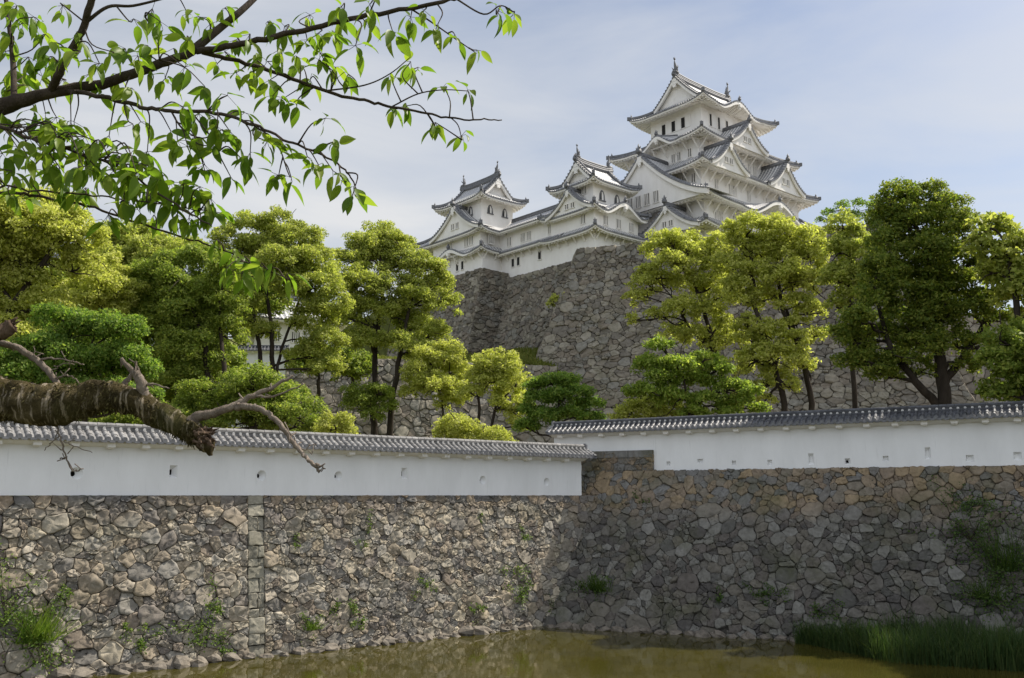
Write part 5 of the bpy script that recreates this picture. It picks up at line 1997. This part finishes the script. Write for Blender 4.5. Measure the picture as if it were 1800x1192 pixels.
# ---------------------------------------------------------------- the mossy broken limb
def moss_mat():
    t = NT('mossy_bark')
    geo = t.new('ShaderNodeNewGeometry')
    wv = t.noise(9.0, 7, 0.7)
    st = t.noise(14.0, 4, 0.6, mapping=(3.2, 1.0, 0.35))
    c = t.ramp(wv, [(0.3, (0.018, 0.014, 0.007)), (0.5, (0.058, 0.045, 0.020)), (0.68, (0.12, 0.095, 0.05))])
    c = t.mix(t.ramp(st, [(0.53, g(0)), (0.63, g(0.85))]), c, (0.36, 0.30, 0.23))  # stripes of sunlight along the limb put in as pale streaks
    gr = t.noise(3.0, 5, 0.6)
    c = t.mix(t.ramp(gr, [(0.54, g(0)), (0.7, g(0.5))]), c, (0.055, 0.06, 0.018))
    t.base(c, 0.95, 0.1)
    t.bump(t.noise(26.0, 8, 0.75), 0.9, 0.03)
    return t.m


MAT['moss'] = moss_mat()
MAT['moss_tuft'] = m_leaf('moss_tufts', (0.03, 0.024, 0.010), (0.065, 0.055, 0.02), (0.12, 0.10, 0.045), 0.2, 0.9)
MAT['rot'] = m_bark('rotten_wood', (0.045, 0.028, 0.02), (0.20, 0.14, 0.10), 12.0)
YM = 4.6
ORM = np.array([-3.6, 4.7, 4.7])
mo = thing('dead_cherry_tree', 'thick mossy dead limb with a broken end, hanging before the long white wall', 'dead tree', ORM)
rng = np.random.default_rng(505)


def rough_tube(mb, path, n=10, seg=20, amp=0.16, freq=7.0, end=True):
    P = np.array([np.r_[at(px, py, YM + d), r * YM / FPX] for px, py, r, d in path])
    S = smooth_path(P, n)
    pts, rad = S[:, :3], S[:, 3]
    tan = np.gradient(pts, axis=0)
    tan /= np.linalg.norm(tan, axis=1)[:, None]
    a = np.cross(tan[0], [0, 1.0, 0])
    a /= np.linalg.norm(a)
    V = []
    for i in range(len(pts)):
        a = a - tan[i] * np.dot(a, tan[i])
        a /= np.linalg.norm(a)
        b = np.cross(tan[i], a)
        for k in range(seg):
            th = 2 * math.pi * k / seg
            d = math.cos(th) * a + math.sin(th) * b
            q = pts[i] + d * rad[i]
            nz = noise.fractal(Vector(q * freq), 1.0, 2.0, 4)
            V.append(q + d * rad[i] * amp * nz - ORM)
    F = [(i * seg + k, i * seg + (k + 1) % seg, (i + 1) * seg + (k + 1) % seg, (i + 1) * seg + k) for i in range(len(pts) - 1) for k in range(seg)]
    if end:
        F.append(tuple((len(pts) - 1) * seg + k for k in range(seg)))
    mb.add(V, F)
    return pts, rad


mb = MB()
pts, rad = rough_tube(mb, [(-1150, 1700, 90, .3), (-900, 1000, 60, .2), (-450, 720, 46, .1), (-120, 690, 38, 0), (0, 701, 35, 0), (70, 709, 34, 0), (130, 706, 31, 0), (190, 695, 26, 0), (230, 705, 24, 0), (275, 726, 21, 0), (312, 746, 19, 0),
                       (338, 760, 17, 0), (350, 772, 16, 0)], 14, 28, 0.34, 11.0)
mb.build('limb', MAT['moss'], mo, True)
# shaggy moss along the limb
on = (pts[:, 0] > at(-80, 700, YM)[0])
P2, r2 = pts[on], rad[on]
n = 5200
i = rng.integers(0, len(P2) - 1, n)
fr = rng.uniform(0, 1, n)[:, None]
c = P2[i] * (1 - fr) + P2[i + 1] * fr
th = rng.uniform(0, 6.28, n)
tn = P2[i + 1] - P2[i]
tn /= np.linalg.norm(tn, axis=1)[:, None]
a = np.cross(tn, np.array([0, 1.0, 0]))
a /= np.linalg.norm(a, axis=1)[:, None]
b = np.cross(tn, a)
dd = a * np.cos(th)[:, None] + b * np.sin(th)[:, None]
keep = rng.uniform(0, 1, n) < np.where(c[:, 0] < at(200, 700, YM)[0], 1.0, 0.35)
base = c + dd * (r2[i] * rng.uniform(0.9, 1.08, n))[:, None]
dr = dd * 0.5 + np.array([0, 0, -0.9]) + rng.normal(0, 0.5, (n, 3))
dr /= np.linalg.norm(dr, axis=1)[:, None]
ln = rng.uniform(0.008, 0.030, n)[:, None]
sd = np.cross(dr, rng.normal(0, 1, (n, 3)))
sd /= np.linalg.norm(sd, axis=1)[:, None]
sd *= rng.uniform(0.0015, 0.005, n)[:, None]
Q = np.stack([base - sd, base + sd, base + dr * ln + sd * 0.3, base + dr * ln - sd * 0.3], 1)[keep].reshape(-1, 3) - ORM
mt_o = link('moss', quads_mesh('moss', Q, MAT['moss_tuft']), mo)
mt_o['kind'] = 'stuff'
# the broken stump: torn wood below the fork
mb = MB()
rough_tube(mb, [(332, 754, 19, 0), (348, 768, 18, -.01), (362, 780, 13, -.02), (369, 791, 9, -.02), (371, 801, 3, -.02)], 6, 16, 0.6, 22.0)
mb.build('hanging_stump', MAT['moss'], mo)
mb = MB()
for k in range(70):
    p = (rng.uniform(340, 366), rng.uniform(754, 782))
    q = (p[0] + rng.uniform(3, 21), p[1] + rng.uniform(-9, 9))
    m = ((p[0] + q[0]) / 2, (p[1] + q[1]) / 2 + rng.uniform(-2, 2))
    y = rng.normal(0, .045)
    mb.tube([at(p[0], p[1], YM - .03 + y) - ORM, at(m[0], m[1], YM - .04 + y) - ORM, at(q[0], q[1], YM - .05 + y + rng.normal(0, .02)) - ORM], [rng.uniform(.005, .013), rng.uniform(.003, .009), .0012], 5)
mb.build('broken_end', MAT['rot'], mo)


def dead_twig(path, r0, r1, name='dead_branch'):
    mb = MB()
    pts = smooth_path([at(px, py, YM + d) - ORM for px, py, d in path], 6)
    pts[1:-1] += rng.normal(0, 0.0025, pts[1:-1].shape)
    mb.tube(pts, np.linspace(r0, r1, len(pts)) * YM / FPX * rng.uniform(0.93, 1.07, len(pts)), 9)
    for _ in range(len(path)):
        j = rng.integers(2, len(pts) - 1)
        mb.tube([pts[j], pts[j] + rng.normal(0, 1, 3) * 0.022], [0.006 * r0 / 7, 0.003], 5)
    return mb.build(name, MAT['dead'], mo, True)


dead_twig([(325, 752, 0), (345, 735, 0), (375, 726, 0), (410, 714, .02), (440, 698, .04), (480, 680, .06), (515, 660, .08)], 11, 2.2)
dead_twig([(415, 716, .02), (440, 715, 0), (462, 722, -.02), (485, 738, -.04), (508, 768, -.06), (530, 797, -.08), (550, 815, -.1), (563, 828, -.1)], 6.5, 2.6)
dead_twig([(550, 815, -.1), (560, 817, -.1), (572, 824, -.1)], 2.2, 1)
dead_twig([(500, 742, -.04), (530, 790, -.07), (545, 782, -.07), (556, 781, -.08)], 1.2, .7)
dead_twig([(450, 696, .04), (475, 698, .02), (505, 688, 0), (533, 675, 0)], 2.4, 1)
dead_twig([(258, 712, 0), (252, 690, -.02), (246, 668, -.04), (236, 655, -.04), (225, 645, -.05), (213, 630, -.05)], 12, 3)
dead_twig([(243, 662, -.04), (242, 648, -.04), (238, 636, -.04)], 4, 1.5)
dead_twig([(253, 680, -.02), (270, 676, -.05), (297, 683, -.08)], 2.2, 1.2)
dead_twig([(215, 688, .05), (222, 672, .06), (235, 655, .06)], 7, 3)
dead_twig([(106, 682, .05), (88, 655, .06), (70, 637, .08), (45, 620, .1), (20, 609, .12), (-30, 603, .15), (-120, 640, .15), (-260, 700, .1)], 5.5, 6.5)
dead_twig([(64, 634, .08), (95, 630, .06), (120, 634, .05), (146, 640, .05)], 2, 1)
dead_twig([(92, 650, .06), (112, 640, .05), (135, 636, .05)], 1.2, .7)
dead_twig([(96, 668, .05), (112, 660, .04), (130, 664, .03), (144, 682, .03)], 1.8, 1)
dead_twig([(60, 632, .08), (61, 620, .08), (60, 608, .08)], 1.3, .7)
dead_twig([(-60, 650, .0), (0, 663, 0), (20, 673, 0), (62, 675, 0)], 2.5, 1.2)
dead_twig([(100, 738, 0), (103, 760, -.02), (112, 790, -.03), (118, 812, -.03), (130, 828, -.03), (147, 824, -.03)], 1.8, 1)
dead_twig([(104, 765, -.02), (90, 778, -.02), (78, 792, -.02)], 1.1, .7)
dead_twig([(112, 776, -.02), (135, 786, -.02), (162, 796, -.02)], 1.0, .6)
dead_twig([(118, 804, -.03), (112, 806, -.03), (106, 807, -.03)], 1.8, 1.2)
dead_twig([(100, 745, 0), (70, 747, 0), (48, 735, 0)], 1.0, .6)
mb = MB()
rough_tube(mb, [(-420, 720, 30, .1), (-220, 650, 22, .05), (-60, 600, 16, 0), (-20, 590, 15, 0), (8, 581, 14, 0), (24, 572, 11, 0)], 6, 14, 0.3, 16.0)
for _ in range(10):
    p = (rng.uniform(8, 24), rng.uniform(564, 584))
    mb.tube([at(p[0], p[1], YM) - ORM, at(p[0] + rng.uniform(6, 16), p[1] + rng.uniform(-10, 4), YM) - ORM], [.009, .002], 5)
mb.build('cut_stub', MAT['rot'], mo, True)

# ---------------------------------------------------------------- plants on the moat walls and the reeds
nLv, nRv = nL, nR


def wall_point(px, py, side):
    """where the sight line meets a moat wall's sloping face"""
    o, dr, fc, top = (L0, dL, lface, LZ) if side == 'l' else (PR0[:2], dR, rface, RZ)
    d = ray(px, py)
    b = np.array([-dr[1], dr[0]])
    lo, hi = 5.0, 90.0
    for _ in range(50):
        m = (lo + hi) / 2
        p = np.array([0, 0, EYE]) + d * m
        u, y, v = np.dot(p[:2] - o, dr), np.dot(p[:2] - o, b), top - p[2]
        ys = float(fc(np.array([u]), np.array([v]), np.array([0.0]))[0][1])
        if y > ys:
            hi = m
        else:
            lo = m
    return np.array([0, 0, EYE]) + d * lo, np.array([-b[0], -b[1], 0.25])


def wall_plant(name, label, cat, side, px, py, w, h, n, leaf, mat, seed, blades=0, group=None):
    rng = np.random.default_rng(seed)
    p0, nn = wall_point(px, py, side)
    Y = p0[1]
    o = thing(name, label, cat, p0, 0, group)
    sx = np.array([dL[0], dL[1], 0]) if side == 'l' else np.array([dR[0], dR[1], 0])
    k = Y / FPX
    st = MB()
    PP, NN = [], []
    ns = max(5, int(n / 45))
    for i in range(ns):
        a = rng.normal(0, 0.42)
        tip = sx * a * w * k + np.array([0, 0, 1.0]) * rng.normal(0.0, 0.42) * h * k + nn * rng.uniform(0.05, 0.28) * min(w, h) * k * 0.8
        m = tip * 0.5 + nn * 0.06 + rng.normal(0, 0.02, 3)
        st.tube([(0, 0, 0), m, tip], [0.012, 0.008, 0.004], 5)
        q = int(n / ns)
        t = rng.uniform(0.25, 1.05, q)[:, None]
        PP.append((m * (1 - t) + tip * t) * t ** 0.3 + rng.normal(0, 0.10, (q, 3)) * min(w, h) * k * np.array([1, 1, 1.0]))
        NN.append(nn * 0.6 + np.array([0, 0, 0.7]) + rng.normal(0, 0.2, (q, 3)))
    st.build('stem', MAT['twig'], o)
    P, N = np.concatenate(PP), np.concatenate(NN)
    Q = leaf_quads(P, N, leaf, rng)
    if blades:
        a = rng.normal(0, 0.35, blades)
        b = rng.uniform(0, 0.15, (blades, 3))
        base = sx * (a * w * k * 0.5)[:, None] + b * nn
        up = np.c_[rng.normal(0, 0.35, (blades, 2)), rng.uniform(0.4, 1, blades)] * (h * k * 0.6)
        up += nn * (h * k * 0.25)
        s2 = np.cross(up, nn)
        s2 /= np.linalg.norm(s2, axis=1)[:, None]
        s2 *= 0.014
        Q = np.concatenate([Q, np.stack([base - s2, base + s2, base + up + s2 * 0.2, base + up - s2 * 0.2], 1).reshape(-1, 3)])
    link('foliage', quads_mesh('foliage', Q, MAT[mat]), o)
    return o


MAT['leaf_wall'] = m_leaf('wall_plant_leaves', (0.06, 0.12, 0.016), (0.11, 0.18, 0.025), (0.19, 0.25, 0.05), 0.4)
MAT['leaf_shade'] = m_leaf('shaded_wall_leaves', (0.035, 0.075, 0.015), (0.06, 0.105, 0.02), (0.10, 0.15, 0.03), 0.35)  # darker copy of the wall leaves, shade put into the colour
WP = [
    (10, 1090, 60, 150, 900, 'tall leafy vine climbing the sunlit stone wall at its lower left end', 0),
    (62, 1130, 80, 110, 900, 'grassy green thicket at the waterline in the bottom left corner', 160),
    (112, 1038, 34, 44, 330, 'small round leafy bush rooted halfway up the sunlit wall on the left', 0),
    (215, 1100, 26, 40, 200, 'thin green creeper low on the sunlit wall, left of the vertical seam', 0),
    (250, 1125, 40, 46, 260, 'low creeping plant above the waterline, left of the leafy patch by the seam', 0),
    (350, 1115, 64, 50, 560, 'wide leafy patch low on the sunlit wall just left of the vertical seam', 0),
    (375, 1070, 46, 50, 240, 'loose creeper rising above the wide leafy patch by the vertical seam', 0),
    (390, 1135, 26, 30, 160, 'small plant at the waterline against the vertical seam', 0),
    (548, 1108, 44, 30, 220, 'yellowish grass tuft low on the sunlit wall right of the vertical seam', 60),
    (590, 1060, 24, 50, 180, 'slender creeper low in the middle of the sunlit wall', 0),
    (520, 960, 20, 30, 90, 'tiny plant high on the sunlit wall right of the vertical seam', 0),
    (636, 1090, 30, 44, 260, 'compact green bush near the waterline in the middle of the sunlit wall', 0),
    (640, 950, 24, 60, 160, 'hanging creeper high in the middle of the sunlit wall', 0),
    (745, 1030, 36, 30, 190, 'low leafy plant halfway up the right part of the sunlit wall', 0),
    (842, 912, 16, 18, 80, 'tiny bright plant just under the top course of the sunlit wall', 0),
    (915, 1045, 44, 40, 420, 'bright bushy plant near the inner corner of the moat, on the sunlit side', 0),
    (905, 1000, 50, 60, 300, 'pale creeper spreading above the bright bushy plant near the inner corner', 0),
    (920, 940, 30, 36, 150, 'small creeper high on the sunlit wall near the inner corner', 0),
    (840, 1080, 26, 40, 220, 'dark leafy plant near the waterline left of the inner corner', 0),
]
for i, (px, py, w, h, n, lab, bl) in enumerate(WP):
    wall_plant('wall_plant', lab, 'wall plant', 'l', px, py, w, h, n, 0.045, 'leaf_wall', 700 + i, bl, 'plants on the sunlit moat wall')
WP = [
    (960, 1065, 40, 70, 420, 'dark leafy plant in the inner corner of the moat on the shaded side', 0),
    (1050, 1040, 66, 46, 600, 'wide dark grassy plant on the shaded wall right of the inner corner', 140),
    (1120, 880, 26, 40, 150, 'small dark plant high on the shaded wall below the corner block', 0),
    (1370, 1045, 40, 36, 300, 'dark green plant low on the shaded wall left of the reeds', 0),
    (1335, 1050, 44, 30, 240, 'low dark creeper beside the plant left of the reeds', 0),
    (1265, 1055, 30, 30, 160, 'faint creeper low in the middle of the shaded wall', 0),
    (1440, 1075, 60, 40, 340, 'leafy clump on the shaded wall just above the left end of the reeds', 0),
    (1700, 885, 50, 50, 700, 'dark shrub under the top course of the shaded wall near the right edge', 0),
    (1705, 950, 75, 130, 1700, 'long hanging shrub draping down the shaded wall near the right edge', 0),
    (1770, 1005, 85, 130, 2000, 'large dark green shrub on the shaded wall at the right edge, above the reeds', 80),
    (1735, 1055, 80, 70, 1100, 'low dark shrub between the draping shrub and the reeds', 60),
    (1060, 803, 30, 22, 200, 'moss-like creeper spilling over the corner block', 0),
]
for i, (px, py, w, h, n, lab, bl) in enumerate(WP):
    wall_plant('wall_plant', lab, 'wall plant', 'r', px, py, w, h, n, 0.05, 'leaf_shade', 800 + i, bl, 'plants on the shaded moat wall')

# reeds standing in the water at the right
rg = np.random.default_rng(9)
n = 9000
px = 1385 + 520 * rg.uniform(0, 1, n) ** 0.9
q = rg.uniform(0, 1, n)
edge = np.clip((px - 1385) / 160, 0.12, 1)
B = []
for a, b, e in zip(px, q, edge):
    dd = ray(a, 871)
    y = dd[0]
    # the foot of the wall along this bearing, then some way towards the viewer
    t = (42.92) / (1 + 0.4 * dd[0] / dd[1])
    Y = t - 0.6 - b * (3.3 * e)
    B.append((dd[0] / dd[1] * Y, Y, WATER_Z - 0.05))
B = np.array(B)
hh = rg.uniform(0.45, 1.3, n) * (0.65 + 0.45 * edge) * (1 + 0.22 * np.sin(px * 0.035) * np.sin(q * 5 + px * 0.011))
lean = rg.normal(0, 0.2, (n, 2))
th = rg.uniform(0, 6.28, n)
sd = np.c_[np.cos(th), np.sin(th), np.zeros(n)] * rg.uniform(0.007, 0.014, n)[:, None]
m1 = B + np.c_[lean * 0.35, hh * 0.6]
m2 = B + np.c_[lean * 1.2, hh]
V = np.concatenate([np.stack([B - sd, B + sd, m1 + sd, m1 - sd], 1).reshape(-1, 3), np.stack([m1 - sd, m1 + sd, m2 + sd * 0.15, m2 - sd * 0.15], 1).reshape(-1, 3)])
tag(link('reeds', quads_mesh('reeds', V, MAT['leaf_reed'])), None, None, kind='stuff')
